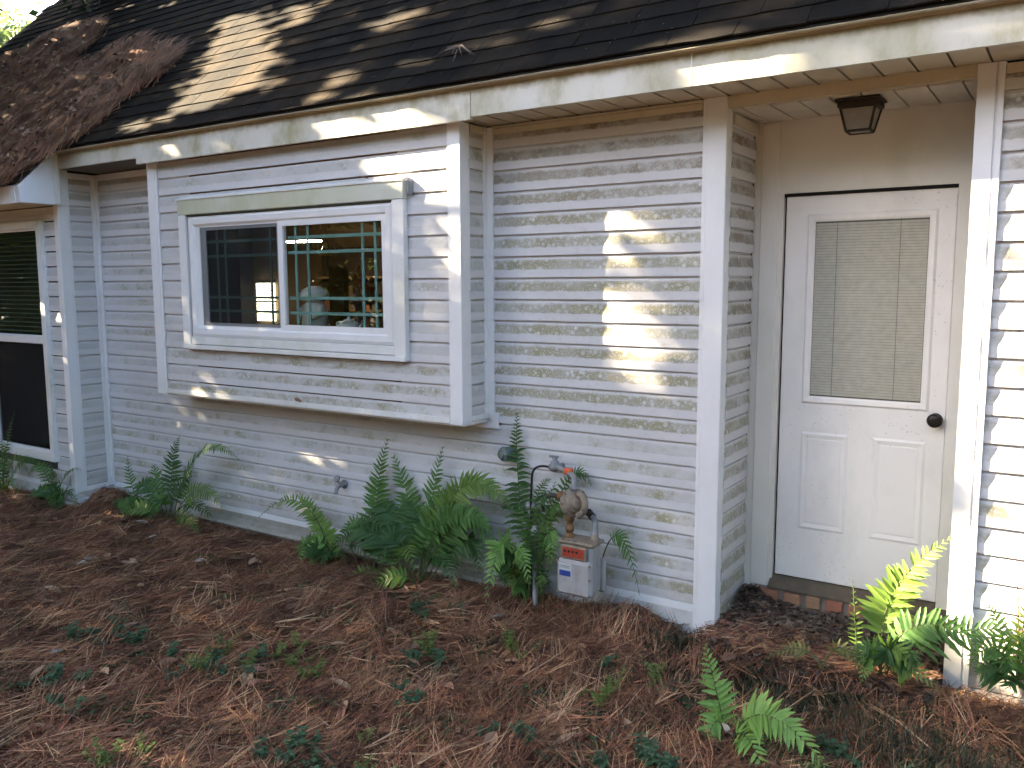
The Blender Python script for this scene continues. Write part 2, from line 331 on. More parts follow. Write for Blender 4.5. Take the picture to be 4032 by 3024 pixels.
FR=[(0, (-29.5, -1.4, -2.53), (-30.51, -0.8, 1.55), (-29.72, -0.6, 5.66), 0.85, 1),
(0, (-27.59, -1.4, -1.9), (-28.1, -0.7, 1.64), (-29.45, -0.5, 4.75), 0.85, 1),
(0, (-27.13, -1.4, -1.93), (-26.93, -0.8, 1.84), (-26.15, -0.5, 5.59), 0.85, 1),
(0, (-26.81, -1.6, -1.8), (-24.39, -1.6, 3.79), (-21.49, -1.2, 3.21), 0.8, 2),
(0, (-26.96, -1.6, -1.83), (-24.66, -2.0, 2.7), (-21.84, -1.8, 1.07), 0.8, 1),
(0, (-27.73, -1.6, -2.11), (-29.91, -1.9, 0.91), (-32.71, -2.0, -0.41), 0.75, 0),
(0, (-26.77, -2.0, -1.3), (-27.58, -2.8, -0.74), (-29.6, -3.2, -2.15), 0.6, 2),
(0, (-26.77, -2.0, -1.43), (-27.13, -2.4, 0.77), (-25.77, -3.0, -0.34), 0.5, 2),
(0, (-26.81, -1.6, -1.92), (-23.99, -1.8, 1.38), (-22.9, -2.0, 0.03), 0.7, 0),
(0, (-27.27, -1.6, -1.89), (-28.33, -1.9, 0.92), (-28.96, -2.3, -0.91), 0.65, 0),
(0, (-27.05, -1.5, -1.88), (-26.39, -1.3, 1.57), (-24.58, -1.0, 2.25), 0.75, 1),
(0, (-27.59, -1.4, -2.02), (-29.1, -1.0, 1.56), (-31.15, -0.9, 1.48), 0.7, 0),
(0, (-27.28, -1.4, -1.96), (-27.31, -1.1, 1.13), (-28.61, -0.8, 2.57), 0.75, 0),
(0, (-27.13, -1.4, -2.05), (-25.59, -1.2, 1.19), (-25.8, -0.9, 2.75), 0.75, 0),
(0, (-27.03, -1.7, -1.93), (-25.55, -2.0, 0.47), (-23.85, -2.4, -0.95), 0.6, 0),
(0, (-27.05, -1.5, -1.88), (-26.31, -1.2, 2.27), (-23.58, -0.8, 3.96), 0.7, 1),
(0, (-27.51, -1.5, -1.97), (-29.42, -1.4, 0.37), (-32.08, -1.2, 0.64), 0.7, 1),
(0, (-27.12, -1.6, -1.86), (-24.09, -2.2, 2.38), (-22.01, -2.3, 2.28), 0.75, 1), (1, (-21.31, -2.0, 0.55), (-21.42, -2.4, 1.75), (-21.88, -3.0, -0.94), 0.75, 3), (1, (-21.31, -2.0, 0.55), (-20.54, -2.2, 1.63), (-19.67, -2.6, 0.28), 0.6, 3), (2, (-32.95, -1.8, -1.28), (-33.68, -1.7, 0.51), (-35.71, -1.6, 2.03), 0.6, 4), (2, (-32.94, -1.8, -1.15), (-35.14, -1.8, 1.75), (-38.85, -1.7, 0.3), 0.5, 2), (2, (-32.93, -1.8, -0.76), (-33.34, -2.4, -0.16), (-34.77, -2.8, -1.67), 0.45, 3), (2, (-30.39, -1.8, -0.82), (-30.98, -1.8, 1.21), (-32.28, -1.9, 0.02), 0.55, 1), (2, (-30.39, -1.8, -0.82), (-30.32, -1.8, 1.32), (-28.33, -1.9, 0.8), 0.6, 0), (2, (-30.96, -1.9, -0.89), (-30.96, -2.2, 0.32), (-29.4, -2.5, -0.32), 0.5, 0), (3, (-50.43, -1.5, -1.24), (-52.03, -1.2, 0.36), (-52.63, -1.0, 2.31), 0.45, 1), (3, (-47.46, -1.5, -1.25), (-47.51, -1.2, 2.15), (-46.72, -1.1, 4.25), 0.65, 0), (3, (-47.04, -1.6, -0.86), (-44.03, -1.7, 3.51), (-40.19, -1.8, 3.61), 0.55, 1), (3, (-47.31, -1.6, -1.21), (-44.16, -1.9, 1.23), (-41.63, -2.1, 0.63), 0.65, 2), (3, (-48.0, -1.8, -1.42), (-49.48, -2.4, -0.43), (-51.92, -2.8, -1.94), 0.55, 2), (3, (-47.27, -1.8, -1.3), (-45.0, -2.2, -0.42), (-43.09, -2.6, -1.32), 0.5, 2), (3, (-48.18, -1.5, -1.21), (-49.19, -1.2, 0.73), (-49.77, -1.0, 2.0), 0.7, 1), (3, (-47.95, -1.5, -1.33), (-46.6, -1.3, 1.08), (-45.27, -1.2, 2.12), 0.7, 0), (3, (-48.19, -1.5, -1.37), (-49.9, -1.4, 0.68), (-51.37, -1.3, 0.15), 0.65, 0), (3, (-47.65, -1.7, -1.24), (-47.27, -2.2, 0.29), (-48.42, -2.5, -1.31), 0.6, 1), (3, (-47.55, -1.6, -1.24), (-45.05, -1.8, 0.22), (-42.59, -2.0, -0.25), 0.6, 0), (4, (-58.02, -3.2, -1.48), (-56.76, -3.1, 0.78), (-54.88, -3.0, 1.5), 0.5, 1), (4, (-58.02, -3.2, -1.48), (-59.29, -3.3, 1.16), (-60.93, -3.4, 0.32), 0.5, 1), (4, (-58.32, -3.2, -1.52), (-59.54, -3.6, -0.45), (-60.48, -4.0, -1.82), 0.45, 1), (4, (-58.02, -3.2, -1.48), (-55.85, -3.5, 0.02), (-54.11, -3.8, -0.63), 0.45, 0), (4, (-58.14, -3.2, -1.5), (-58.48, -3.0, 0.22), (-58.83, -2.9, 1.21), 0.5, 0), (4, (-57.84, -3.3, -1.53), (-57.37, -3.8, -0.44), (-55.91, -4.2, -1.58), 0.4, 1), (5, (-65.11, -3.2, -1.8), (-64.78, -3.0, 1.5), (-63.2, -2.9, 4.76), 0.4, 1), (5, (-65.32, -3.2, -1.83), (-66.07, -3.1, 1.38), (-66.68, -3.0, 3.21), 0.5, 1), (5, (-65.11, -3.2, -1.8), (-62.8, -3.4, 1.44), (-60.7, -3.5, 0.54), 0.45, 2), (5, (-65.11, -3.2, -1.8), (-65.14, -3.1, 0.78), (-65.25, -3.0, 2.83), 0.5, 0), (5, (-64.98, -3.2, -1.78), (-61.87, -3.4, 1.21), (-58.79, -3.4, 1.24), 0.45, 1), (5, (-65.04, -3.3, -1.77), (-63.07, -3.7, -0.22), (-61.29, -4.0, -0.93), 0.45, 2), (5, (-65.25, -3.2, -1.82), (-65.76, -3.5, 0.09), (-66.48, -3.7, -0.65), 0.5, 1), (6, (-20.82, -0.9, -0.69), (-21.63, -0.5, 4.15), (-21.8, -0.35, 7.64), 0.8, 0), (6, (-20.16, -0.8, 0.64), (-18.98, -0.5, 4.71), (-17.71, -0.5, 4.7), 0.5, 0), (6, (-20.29, -1.0, -0.22), (-20.61, -0.9, 1.93), (-20.11, -0.8, 3.86), 0.6, 1), (6, (-20.29, -1.0, 0.0), (-19.6, -0.9, 2.76), (-18.56, -0.8, 3.58), 0.55, 2), (6, (-20.16, -1.0, 1.81), (-19.3, -1.4, 2.28), (-19.36, -1.7, 0.13), 0.45, 3), (6, (-20.55, -1.0, -0.27), (-20.93, -0.8, 2.3), (-21.62, -0.6, 3.39), 0.55, 1), (6, (-20.17, -1.0, -0.19), (-19.67, -1.2, 1.73), (-19.05, -1.4, 1.23), 0.5, 0), (6, (-20.35, -0.9, -0.04), (-19.66, -0.6, 3.55), (-18.37, -0.5, 3.72), 0.4, 0), (6, (-20.42, -1.0, -0.47), (-20.61, -1.3, 1.15), (-20.94, -1.6, 0.06), 0.5, 1), (6, (-20.35, -0.9, -0.15), (-20.16, -0.6, 2.6), (-19.59, -0.5, 4.64), 0.5, 0), (7, (-17.11, -0.6, 1.36), (-16.11, -0.8, 2.65), (-15.05, -1.0, 0.25), 0.5, 1), (8, (-8.91, -7.2, -1.75), (-9.37, -7.0, -0.24), (-9.93, -6.8, 1.36), 0.7, 3), (8, (-8.86, -7.2, -1.74), (-7.54, -7.6, -0.11), (-5.54, -8.0, -1.07), 0.85, 3), (8, (-8.97, -7.2, -1.69), (-9.15, -7.8, -0.73), (-9.4, -8.6, -2.07), 0.6, 3), (8, (-8.82, -7.3, -1.71), (-8.07, -8.0, -0.79), (-7.02, -8.8, -1.77), 0.65, 3), (8, (-8.91, -7.2, -1.75), (-9.19, -7.0, -0.94), (-10.22, -6.9, -1.11), 0.35, 5), (8, (-8.86, -7.2, -1.74), (-8.55, -7.0, -0.91), (-7.99, -6.8, -0.76), 0.35, 5), (9, (-4.96, -1.9, -0.23), (-4.96, -1.4, 2.39), (-3.17, -1.2, 4.82), 0.95, 4), (9, (-5.9, -2.0, -0.08), (-6.04, -1.9, 1.27), (-6.2, -1.9, 2.96), 0.3, 4), (9, (-5.17, -2.2, -0.34), (-3.9, -1.7, 1.68), (-1.59, -1.4, 0.94), 0.85, 1), (9, (-5.11, -2.1, -0.28), (-4.67, -2.3, 0.86), (-3.77, -2.6, 0.11), 0.6, 4), (9, (-5.04, -2.1, -0.26), (-5.4, -2.4, 0.38), (-5.61, -2.7, -0.51), 0.5, 3), (9, (-4.98, -2.0, -0.28), (-2.89, -1.4, 1.47), (-1.11, -1.0, 1.74), 0.8, 0), (9, (-5.1, -2.2, -0.23), (-4.41, -2.4, 0.45), (-3.11, -2.6, -0.14), 0.6, 2), (10, (-1.02, -0.7, -0.2), (-1.47, -0.5, 1.47), (-2.02, -0.5, 2.53), 0.5, 1), (10, (-0.95, -0.7, -0.18), (-0.91, -0.6, 1.47), (-0.76, -0.5, 2.96), 0.6, 2), (10, (-0.95, -0.7, -0.18), (-1.63, -1.0, 1.11), (-2.42, -1.2, 0.32), 0.6, 1), (10, (-0.95, -0.7, -0.18), (-0.56, -0.7, 1.42), (-0.02, -0.7, 1.39), 0.6, 1), (11, (-0.96, -0.5, 0.08), (-1.03, -0.35, 2.19), (-1.27, -0.25, 4.86), 0.35, 6), (11, (-0.77, -0.5, 0.13), (-0.62, -0.4, 2.3), (-0.77, -0.35, 3.74), 0.3, 6), (12, (-7.03, -2.5, -0.43), (-7.96, -2.55, 0.16), (-9.24, -2.7, -0.68), 0.4, 5), (12, (-7.03, -2.5, -0.43), (-6.31, -2.6, 0.58), (-5.32, -3.0, -0.48), 0.4, 5)]
BW=[(-35.9,-17.5)]; PC=(-20.5,-6.2)
# ================================================================== HOUSE
house = thing('house', (0, 0, 0), 'white vinyl sided house with dark shingle roof, bay window and recessed door', 'house')
TH = math.radians(44.5); EY, EZ = -3.3, 22.35
def project(P):
    v = np.asarray(P, float)-CAM; z = v@_f
    return 0.5+(v@_r2)/z*3356.5/4032, 0.5-(v@_u2)/z*3356.5/3024, z
PROF = [(0, 0), (0, .40), (.012, .47), (.035, .58), (.06, .74), (.072, .885), (.14, .92), (.14, .995), (.16, .995), (.16, 0)]
_bm = {}
def board_mesh(L, zlo, zhi, mat):
    key = (round(L, 2), round(zlo, 2), round(zhi, 2), mat.name)
    if key not in _bm:
        P = []
        n = len(PROF)
        for i in range(n):
            (d0, a0), (d1, a1) = PROF[i], PROF[(i+1) % n]
            if zlo <= a0 <= zhi: P.append((d0, a0))
            for c in ((zlo, zhi) if a1 > a0 else (zhi, zlo)):
                if min(a0, a1) < c < max(a0, a1): P.append((d0+(d1-d0)*(c-a0)/(a1-a0), c))
        _bm[key] = newmesh('siding_board', *(lambda m: (m.V, m.F))(MB().extrude_x(P, 0, L)), mat)
    return _bm[key]
def siding(parent, face, c, a0, a1, z0, z1, holes=(), mat=None, off=0.0, amt=lambda a, z: .4, hue=lambda z: 0.):
    mat = mat or VIN
    for k in range(int(math.floor(z0-off))-1, int(math.ceil(z1))+1):
        lo, hi = max(k+off, z0), min(k+off+1, z1)
        if hi-lo < 0.08: continue
        segs = [(a0, a1)]
        for h0, h1, hz0, hz1 in holes:
            if min(hi, hz1)-max(lo, hz0) > 0.02:
                segs = [q for s0, s1 in segs for q in ((s0, min(s1, h0)), (max(s0, h1), s1)) if q[1]-q[0] > .05]
        for s0, s1 in segs:
            me = board_mesh(s1-s0, lo-k-off, hi-k-off, mat); j = random.uniform(-.006, .006)
            loc = (s0, c+j, k+off) if face == 'Y' else (c+j, s0, k+off)
            o = link('siding_board', me, parent, loc, 0 if face == 'Y' else math.pi/2)
            o.color = (amt((s0+s1)/2, lo), hue(lo), 0, 1)
def post_out(parent, xc, yc, wf, ws, z0, z1, name='corner_post'):
    P = [(xc-wf, yc+.17), (xc-wf, yc+.035), (xc-wf+.15, yc+.035), (xc-wf+.18, yc), (xc-.03, yc), (xc, yc+.03), (xc, yc+ws-.18), (xc-.035, yc+ws-.15), (xc-.035, yc+ws), (xc-.17, yc+ws), (xc-.17, yc+.17)]
    return MB().extrude_z(P, z0, z1).build(name, TRIM, parent)
def post_in(parent, xc, yc, z0, z1):
    P = [(xc-.1, yc+.1), (xc-.1, yc-.30), (xc+.05, yc-.30), (xc+.07, yc-.06), (xc+.36, yc-.05), (xc+.36, yc+.1)]
    return MB().extrude_z(P, z0, z1).build('inside_corner_post', TRIM, parent)
# ---- front wall
b = MB(); b.box(-56.4, -47.0, .17, .3, -1.2, 21); b.box(-47.0, -23.7, .17, .3, -1.2, 7.2); b.box(-23.7, -12.1, .17, .3, -1.2, 21)
fw = b.build('front_wall', plain('sheathing', (.05, .05, .05)), house)
def amtA(a, z):
    if a > -24: return max(0.45, min(1.0, 1.12-abs(z-11.5)/17))
    if a < -46: return .5 if z > 7 else .45
    return .5+.02*(7-z)
hueA = lambda z: max(0, min(1, (z-15.5)/3))
siding(fw, 'Y', 0.0, -56.3, -12.3, -.02, 20.95, [(-47.0, -23.7, 7.2, 22)], amt=amtA, hue=hueA)
post_in(fw, -23.67, -.02, 7.2, 20.98); post_in(fw, -56.3, -.02, -.3, 21.1)
post_out(fw, -12.0, -.08, 1.0, .75, -1.05, 21.03)
MB().box(-55.9, -13.0, -.06, .15, -.36, -.03).build('starter_strip', TRIM, fw)
MB().box(-23.3, -13.02, -.09, .16, 20.62, 20.88).build('frieze_strip', CREAM, fw)
MB().box(-55.9, -47.0, -.09, .16, 20.72, 21.1).build('frieze_strip', TRIM, fw)
# right hand wall beyond the door
rw = MB().box(-3.2, 20, .17, .3, -1.4, 21).build('right_wall', bpy.data.materials['sheathing'], house)
siding(rw, 'Y', 0.0, -2.6, 20, -.95, 20.95, mat=VIN2, off=.1, amt=lambda a, z: .62, hue=hueA)
P = [(-3.28, 3.9), (-3.28, -.09), (-2.72, -.09), (-2.70, -.03), (-2.66, -.03), (-2.64, -.09), (-2.46, -.09), (-2.44, .15), (-2.9, .15), (-2.9, 3.9)]
MB().extrude_z(P, -1.35, 21.03).build('corner_post', TRIM, rw)
MB().box(-2.42, 20, -.08, .16, 20.62, 20.95).build('frieze_strip', CREAM, rw)
# ---- recessed door alcove
al = MB().box(-12.5, -12.16, .2, 3.9, -.9, 20.6).build('alcove_wall', bpy.data.materials['sheathing'], house)
siding(al, 'X', -12.0, .62, 3.74, -.62, 20.1, mat=VIN, amt=lambda a, z: .74, hue=lambda z: max(0, min(1, (z-9)/5)))
MB().box(-12.1, -11.93, .7, 3.8, 20.05, 20.5).build('frieze_strip', CREAM, al)
MB().box(-12.1, -11.96, .66, 3.78, -.75, -.6).build('starter_strip', TRIM, al)
b = MB(); b.box(-12.1, -10.78, 3.8, 4.1, -.1, 20.6); b.box(-4.08, -3.0, 3.8, 4.1, -.1, 20.6); b.box(-10.78, -4.08, 3.8, 4.1, 17.5, 20.6)
dw = b.build('door_wall', DWALL, house)
MB().rbox(-11.75, -10.98, 3.72, 3.9, .05, 20.5, .03).build('side_trim', DWALL, dw)
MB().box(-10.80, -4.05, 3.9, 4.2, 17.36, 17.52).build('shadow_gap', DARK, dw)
MB().box(-12, -3, 4.3, 4.4, -1, 20.6).build('backing', DARK, dw)
door = MB().rbox(-10.7, -4.1, 3.96, 4.22, .62, 17.42, .03).build('door', DOORP, house)
def frame(mb, x0, x1, z0, z1, w, y0, y1, wz=None):
    wz = wz or w
    mb.box(x0, x0+w, y0, y1, z0, z1); mb.box(x1-w, x1, y0, y1, z0, z1); mb.box(x0+w, x1-w, y0, y1, z1-wz, z1); mb.box(x0+w, x1-w, y0, y1, z0, z0+wz); return mb
def molding(mb, x0, x1, z0, z1, w, yo, yi):
    """mitred bevel ring: outer edge at y=yo rising to ridge then to inner edge yi"""
    R = [(x0, x1, z0, z1, yo), (x0+w*.25, x1-w*.25, z0+w*.25, z1-w*.25, yo-.07), (x0+w*.7, x1-w*.7, z0+w*.7, z1-w*.7, yo-.05), (x0+w, x1-w, z0+w, z1-w, yi)]
    V = []; F = []
    for a0, a1, c0, c1, y in R: V += [(a0, y, c0), (a1, y, c0), (a1, y, c1), (a0, y, c1)]
    for i in range(3):
        for k in range(4): F.append((i*4+k, i*4+(k+1) % 4, i*4+4+(k+1) % 4, i*4+4+k))
    return mb.add(V, F)
molding(MB(), -9.78, -4.74, 8.5, 16.6, .36, 3.955, 3.99).build('glazing_bead', DOORP, door)
MB().box(-9.44, -5.06, 3.935, 3.95, 8.84, 16.26).build('pane', glass('door_glass', (.97, .97, .955), .015), door)
b = MB()
n = 62
for i in range(n):
    z = 8.9+i*(16.2-8.9)/n; b.add([(-9.42, 3.952, z), (-5.08, 3.952, z), (-5.08, 3.957, z+.108), (-9.42, 3.957, z+.108)], [(0, 1, 2, 3)])
tag(b.build('blind_slats', BLIND, door), kind='stuff')
for x in (-8.55, -6.1): MB().box(x-.012, x+.012, 3.945, 3.951, 8.9, 16.2).build('ladder_cord', plain('cord_grey', (.16, .16, .14)) if x < -8 else bpy.data.materials['cord_grey'], door)
MB().box(-9.44, -5.06, 3.9575, 3.96, 8.84, 16.26).build('blind_backing', plain('blind_shadow', (.10, .10, .085)), door)
for x0, x1 in ((-9.75, -7.78), (-6.8, -4.78)):
    V = [(x0, 3.958, 2.9), (x1, 3.958, 2.9), (x1, 3.958, 7.25), (x0, 3.958, 7.25)]; F = []
    for d, y in ((.10, 3.915), (.28, 3.95), (.32, 3.935)):
        V += [(x0+d, y, 2.9+d), (x1-d, y, 2.9+d), (x1-d, y, 7.25-d), (x0+d, y, 7.25-d)]
    for i in range(3):
        for k in range(4): F.append((i*4+k, i*4+(k+1) % 4, i*4+4+(k+1) % 4, i*4+4+k))
    F.append((12, 13, 14, 15)); MB().add(V, F).build('door_panel', DOORP, door)
MB().lathe((-4.47, 3.97, 8.2), (0, -1, 0), [(0, .27), (.04, .27), (.07, .12), (.2, .11), (.25, .24), (.35, .29), (.45, .25), (.5, .12), (.5, .0)], 24).build('door_knob', KNOB, door, True)
sill = MB().extrude_x([(3.42, .06), (3.42, .16), (3.95, .55), (4.1, .6), (4.1, .06)], -10.85, -3.3).build('door_sill', plain('worn_wood_sill', (.10, .078, .055), .9, var=.4, scale=20), house)
# ---- porch step with brick courses
ps = MB().box(-11.9, -3.4, -1.75, 4.0, -1.4, -.62).build('porch_step', CONC, house)
edges = [(-11.26, -10.36), (-10.16, -9.38), (-9.18, -8.54), (-8.3, -7.6), (-7.38, -6.6), (-6.38, -5.62), (-5.42, -4.66), (-4.46, -3.6)]
MB().box(-11.3, -3.4, 3.55, 3.82, -.62, .06).build('mortar_bed', MORT, ps)
for i, (x0, x1) in enumerate(edges):
    MB().rbox(x0, x1, 3.42+random.uniform(-.02, .02), 3.75, -.52+random.uniform(-.04, .04), .04+random.uniform(-.03, .02), .05).build('brick', BRICK[i % 4], ps)
DBRICK = [plain('shaded_brick_%d' % i, c, .95, .1, 0, .5, 30) for i, c in enumerate([(.055, .035, .026), (.038, .032, .024)])]  # darker brick copies; the shade at the step front is in their colour
MB().box(-11.7, -3.5, -2.2, -1.76, -2.2, -.75).build('mortar_bed', MORT, ps)
for i in range(11):
    x = -11.6+i*.74; MB().rbox(x, x+.6, -2.42, -2.0, -1.9+random.uniform(-.05, .05), -.70+random.uniform(-.04, .03), .05).build('brick', DBRICK[i % 2], ps)
# ---- foundation
fd = MB().box(-56.2, -46, -.05, .17, -2.5, -.37).build('foundation', FOUND, house)
MB().extrude_x([(.16, -.37), (-.03, -.37), (-.04, -.68), (-.5, -.86), (-.58, -1.02), (-.5, -1.16), (-.25, -1.3), (-.2, -2.6), (.16, -2.6)], -46, -20.5).build('footing_ledge', painted('pale_footing', (.33, .31, .27), (.16, .14, .10), .6, 12), fd)
MB().box(-24, -12.35, -.04, .16, -2.6, -.37).build('foundation_face', FOUND, fd)
MB().box(-2.9, 20, -.03, .16, -2.6, -.96).build('foundation_face', FOUND, fd)
for (x, y, z, dx, dy, dz) in ((-56.9, -2.95, -.95, 1.5, .8, .32), (-57.1, -3.1, -1.35, 1.7, .8, .36), (-57.3, -3.0, -1.75, 1.6, .8, .36)):
    MB().rbox(x, x+dx, y, y+dy, z, z+dz, .06).build('painted_brick', FOUND, fd)
# ---- bay window
b = MB(); b.box(-46.9, -43.3, -1.96, -1.9, 7.3, 21.5); b.box(-27.5, -23.9, -1.96, -1.9, 7.3, 21.5); b.box(-43.3, -27.5, -2.0, -1.9, 7.3, 10.8); b.box(-43.3, -27.5, -2.0, -1.9, 17.5, 21.5)
b.box(-47.0, -46.9, -2.0, .2, 7.2, 21.5); b.box(-23.98, -23.85, -1.9, .2, 7.3, 21.5)
bay = b.build('bay_window', WOODI, house)
amtB = lambda a, z: .46 if z > 9 else .62
siding(bay, 'Y', -2.13, -46.1, -24.3, 7.42, 20.95, [(-43.3, -27.5, 10.7, 17.6)], amt=amtB)
siding(bay, 'X', -23.67, -1.5, -.28, 7.42, 20.75, amt=lambda a, z: .5)
post_out(bay, -23.63, -2.2, .75, .78, 7.12, 20.98)
MB().extrude_z([(-47.05, -1.9), (-47.05, -2.2), (-46.35, -2.2), (-46.33, -2.165), (-46.15, -2.165), (-46.15, -1.98), (-46.8, -1.98)], 7.1, 20.98).build('corner_post', TRIM, bay)
MB().box(-46.15, -24.38, -2.2, -2.02, 7.16, 7.44).build('starter_strip', CASE, bay)
MB().box(-23.8, -23.6, -1.42, -.02, 7.24, 7.46).build('starter_strip', CASE, bay)
MB().box(-23.8, -23.58, -1.42, -.32, 20.62, 20.95).build('frieze_strip', CREAM, bay)
MB().box(-46.9, -23.75, -1.98, .15, 7.02, 7.2).build('underside_panel', TRIM, bay)
MB().box(-46.9, -23.0, -.12, .12, 6.72, 7.0).box(-23.4, -23.0, -.14, .12, 6.9, 7.5).build('under_trim', TRIM, bay)
# window of the bay: casing, frame, sashes
MB().rbox(-43.95, -26.82, -2.46, -2.1, 17.72, 18.6, .03).build('head_casing', painted('algae_casing', (.56, .57, .50), (.34, .36, .17), .7, 2.2), bay)
MB().extrude_x([(-2.52, 18.56), (-2.52, 18.62), (-2.2, 18.78), (-2.1, 18.78), (-2.1, 18.56)], -44.0, -26.78).build('drip_cap', CASE, bay)
for x0, x1 in ((-43.95, -43.3), (-27.55, -26.82)): MB().rbox(x0, x1, -2.45, -2.1, 10.0, 17.71, .03).build('side_casing', CASE, bay)
MB().rbox(-43.29, -27.56, -2.40, -2.1, 10.27, 10.72, .03).build('sill_apron', CASE, bay)
MB().rbox(-43.9, -26.86, -2.52, -2.15, 9.98, 10.24, .03).build('sill_ledge', CASE, bay)
MB().box(-43.2, -27.6, -2.39, -2.3, 17.62, 17.71).build('dark_line', plain('black_strip', (.03, .03, .02)), bay)  # near-black strip along the joint under the head casing
molding(MB(), -43.22, -27.6, 10.74, 17.6, .62, -2.30, -2.18).build('window_frame', TRIM, bay)
frame(MB(), -42.62, -35.35, 11.1, 17.25, .28, -2.22, -2.0).build('sash_frame', TRIM, bay)
frame(MB(), -35.72, -28.0, 11.2, 17.15, .36, -2.27, -2.08).build('sash_frame', TRIM, bay)
frame(MB(), -42.36, -35.7, 11.32, 17.02, .22, -2.16, -2.06).box(-42.14, -41.86, -2.15, -2.06, 11.5, 16.85).build('screen_frame', GREYF, bay)
MB().box(-42.14, -35.75, -2.11, -2.10, 11.5, 16.8).build('insect_screen', SCREEN, bay)
for x in (-41.06, -40.36, -36.6, -35.9): MB().box(x-.07, x+.07, -2.03, -1.98, 11.4, 16.95).build('muntin', TEAL, bay)
for z in (12.24, 13.01, 15.33, 16.15): MB().box(-42.3, -35.7, -2.045, -2.035, z-.07, z+.07).box(-42.3, -35.7, -1.975, -1.965, z-.07, z+.07).build('muntin', TEAL, bay)
for x in (-34.56, -33.65, -29.79, -28.95): MB().box(x-.08, x+.08, -2.10, -2.05, 11.5, 16.85).build('muntin', TEAL, bay)
for z in (12.21, 13.0, 15.39, 16.17): MB().box(-35.1, -28.2, -2.115, -2.105, z-.08, z+.08).box(-35.1, -28.2, -2.045, -2.035, z-.08, z+.08).build('muntin', TEAL, bay)
MB().box(-42.4, -35.6, -2.07, -2.055, 11.3, 17.05).build('pane', GLASS, bay)
MB().box(-35.4, -28.3, -2.15, -2.135, 11.5, 16.85).build('pane', GLASS, bay)
MB().box(-46.8, -23.9, -1.88, .2, 10.95, 11.1).build('window_shelf', plain('shelf_brown', (.12, .085, .05)), bay)
MB().box(-26.62, -26.42, -2.28, -2.12, 17.9, 18.55).build('casing_clip', GREYF, bay)
# ---- left wing
lw = MB().box(-92, -66.6, -2.45, -2.3, -1.2, 19).box(-58.8, -56.35, -2.45, -2.3, -1.2, 19).box(-66.6, -58.8, -2.45, -2.3, -1.2, 1.6).box(-66.6, -58.8, -2.45, -2.3, 18, 19).box(-56.62, -56.48, -2.4, .2, -1.2, 21).build('left_wing_wall', bpy.data.materials['sheathing'], house)
siding(lw, 'Y', -2.58, -91, -56.85, -.02, 18.95, [(-66.9, -58.5, 1.6, 18.0)], amt=lambda a, z: .15)
siding(lw, 'X', -56.3, -1.85, -.3, -.02, 20.7, amt=lambda a, z: .42 if z < 8 else .15, hue=lambda z: 1 if z > 17 else 0)
post_out(lw, -56.27, -2.65, .62, .82, -.95, 18.95)
MB().box(-56.3, -56.2, -2.75, -1.9, 18.93, 22.3).build('upper_corner_trim', TRIM, lw)
MB().box(-56.35, -56.2, -1.9, -.3, 20.72, 21.1).build('frieze_strip', TRIM, lw)
MB().box(-91, -56.9, -2.64, -2.4, -.36, -.03).box(-56.35, -56.22, -1.85, -.3, -.36, -.03).build('starter_strip', TRIM, lw)
MB().box(-91, -56.25, -2.6, -2.4, -2.6, -.37).box(-56.4, -56.25, -2.4, 0, -2.6, -.37).build('foundation_face', FOUND, lw)
lwin = frame(MB(), -66.9, -58.34, 1.55, 18.05, .5, -2.86, -2.4).build('left_window', CASE, house)
frame(MB(), -66.4, -58.84, 10.0, 17.6, .18, -2.72, -2.5).build('sash_frame', TRIM, lwin)
frame(MB(), -66.4, -58.84, 2.0, 10.3, .30, -2.66, -2.45).build('sash_frame', TRIM, lwin)
MB().rbox(-66.4, -58.84, -2.80, -2.66, 9.72, 10.28, .04).build('meeting_rail', TRIM, lwin)
MB().box(-66.2, -59.0, -2.58, -2.565, 10.2, 17.5).build('pane', glass('left_glass', (.9, .94, .92), .05), lwin)
MB().box(-66.2, -59.0, -2.55, -2.535, 2.3, 9.8).build('insect_screen', SCREEN, lwin)
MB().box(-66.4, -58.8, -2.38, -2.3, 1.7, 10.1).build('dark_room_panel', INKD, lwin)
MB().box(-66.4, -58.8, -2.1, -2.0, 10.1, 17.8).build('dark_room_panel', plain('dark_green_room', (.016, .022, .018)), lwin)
for i in range(23):
    z = 10.5+i*.31; MB().add([(-66.2, -2.42, z), (-58.9, -2.42, z), (-58.9, -2.24, z+.07), (-66.2, -2.24, z+.07)], [(0, 1, 2, 3)]).build('blind_slat', BLIND2, lwin)
# ---- fascia, soffit, eaves
fa = MB().box(-22.55, 22, -2.8, -2.62, 20.96, 22.18).build('fascia', FASC, house)
MB().box(-47.1, -22.56, -2.83, -2.62, 20.84, 22.18).build('bay_fascia', FASC, fa)
MB().box(-55.72, -47.11, -2.8, -2.62, 21.2, 22.18).build('fascia_board', FASC, fa)
MB().extrude_x([(-3.22, 22.22), (-3.18, 22.18), (-2.88, 22.2), (-2.86, 22.14), (-2.6, 22.14), (-2.6, 22.5), (-2.9, 22.5)], -55.72, 22).build('drip_edge', painted('drip_edge_tan', (.44, .39, .29), (.25, .21, .13), .5, 8), fa)
for x in (-12.44, -34.0): MB().box(x-.02, x+.02, -2.812, -2.79, 20.97, 22.2).build('joint_strip', TRIM, fa)
MB().extrude_x([(-2.78, 22.5), (-5.38, 19.95), (-5.28, 18.93), (-2.78, 18.93)], -56.2, -55.72).build('eave_end_box', painted('clean_white', (.68, .69, .72), (.5, .5, .46), .1), fa)
MB().box(-55.74, -55.66, -3.12, -2.76, 18.96, 22.3).build('corner_trim', CASE, fa)
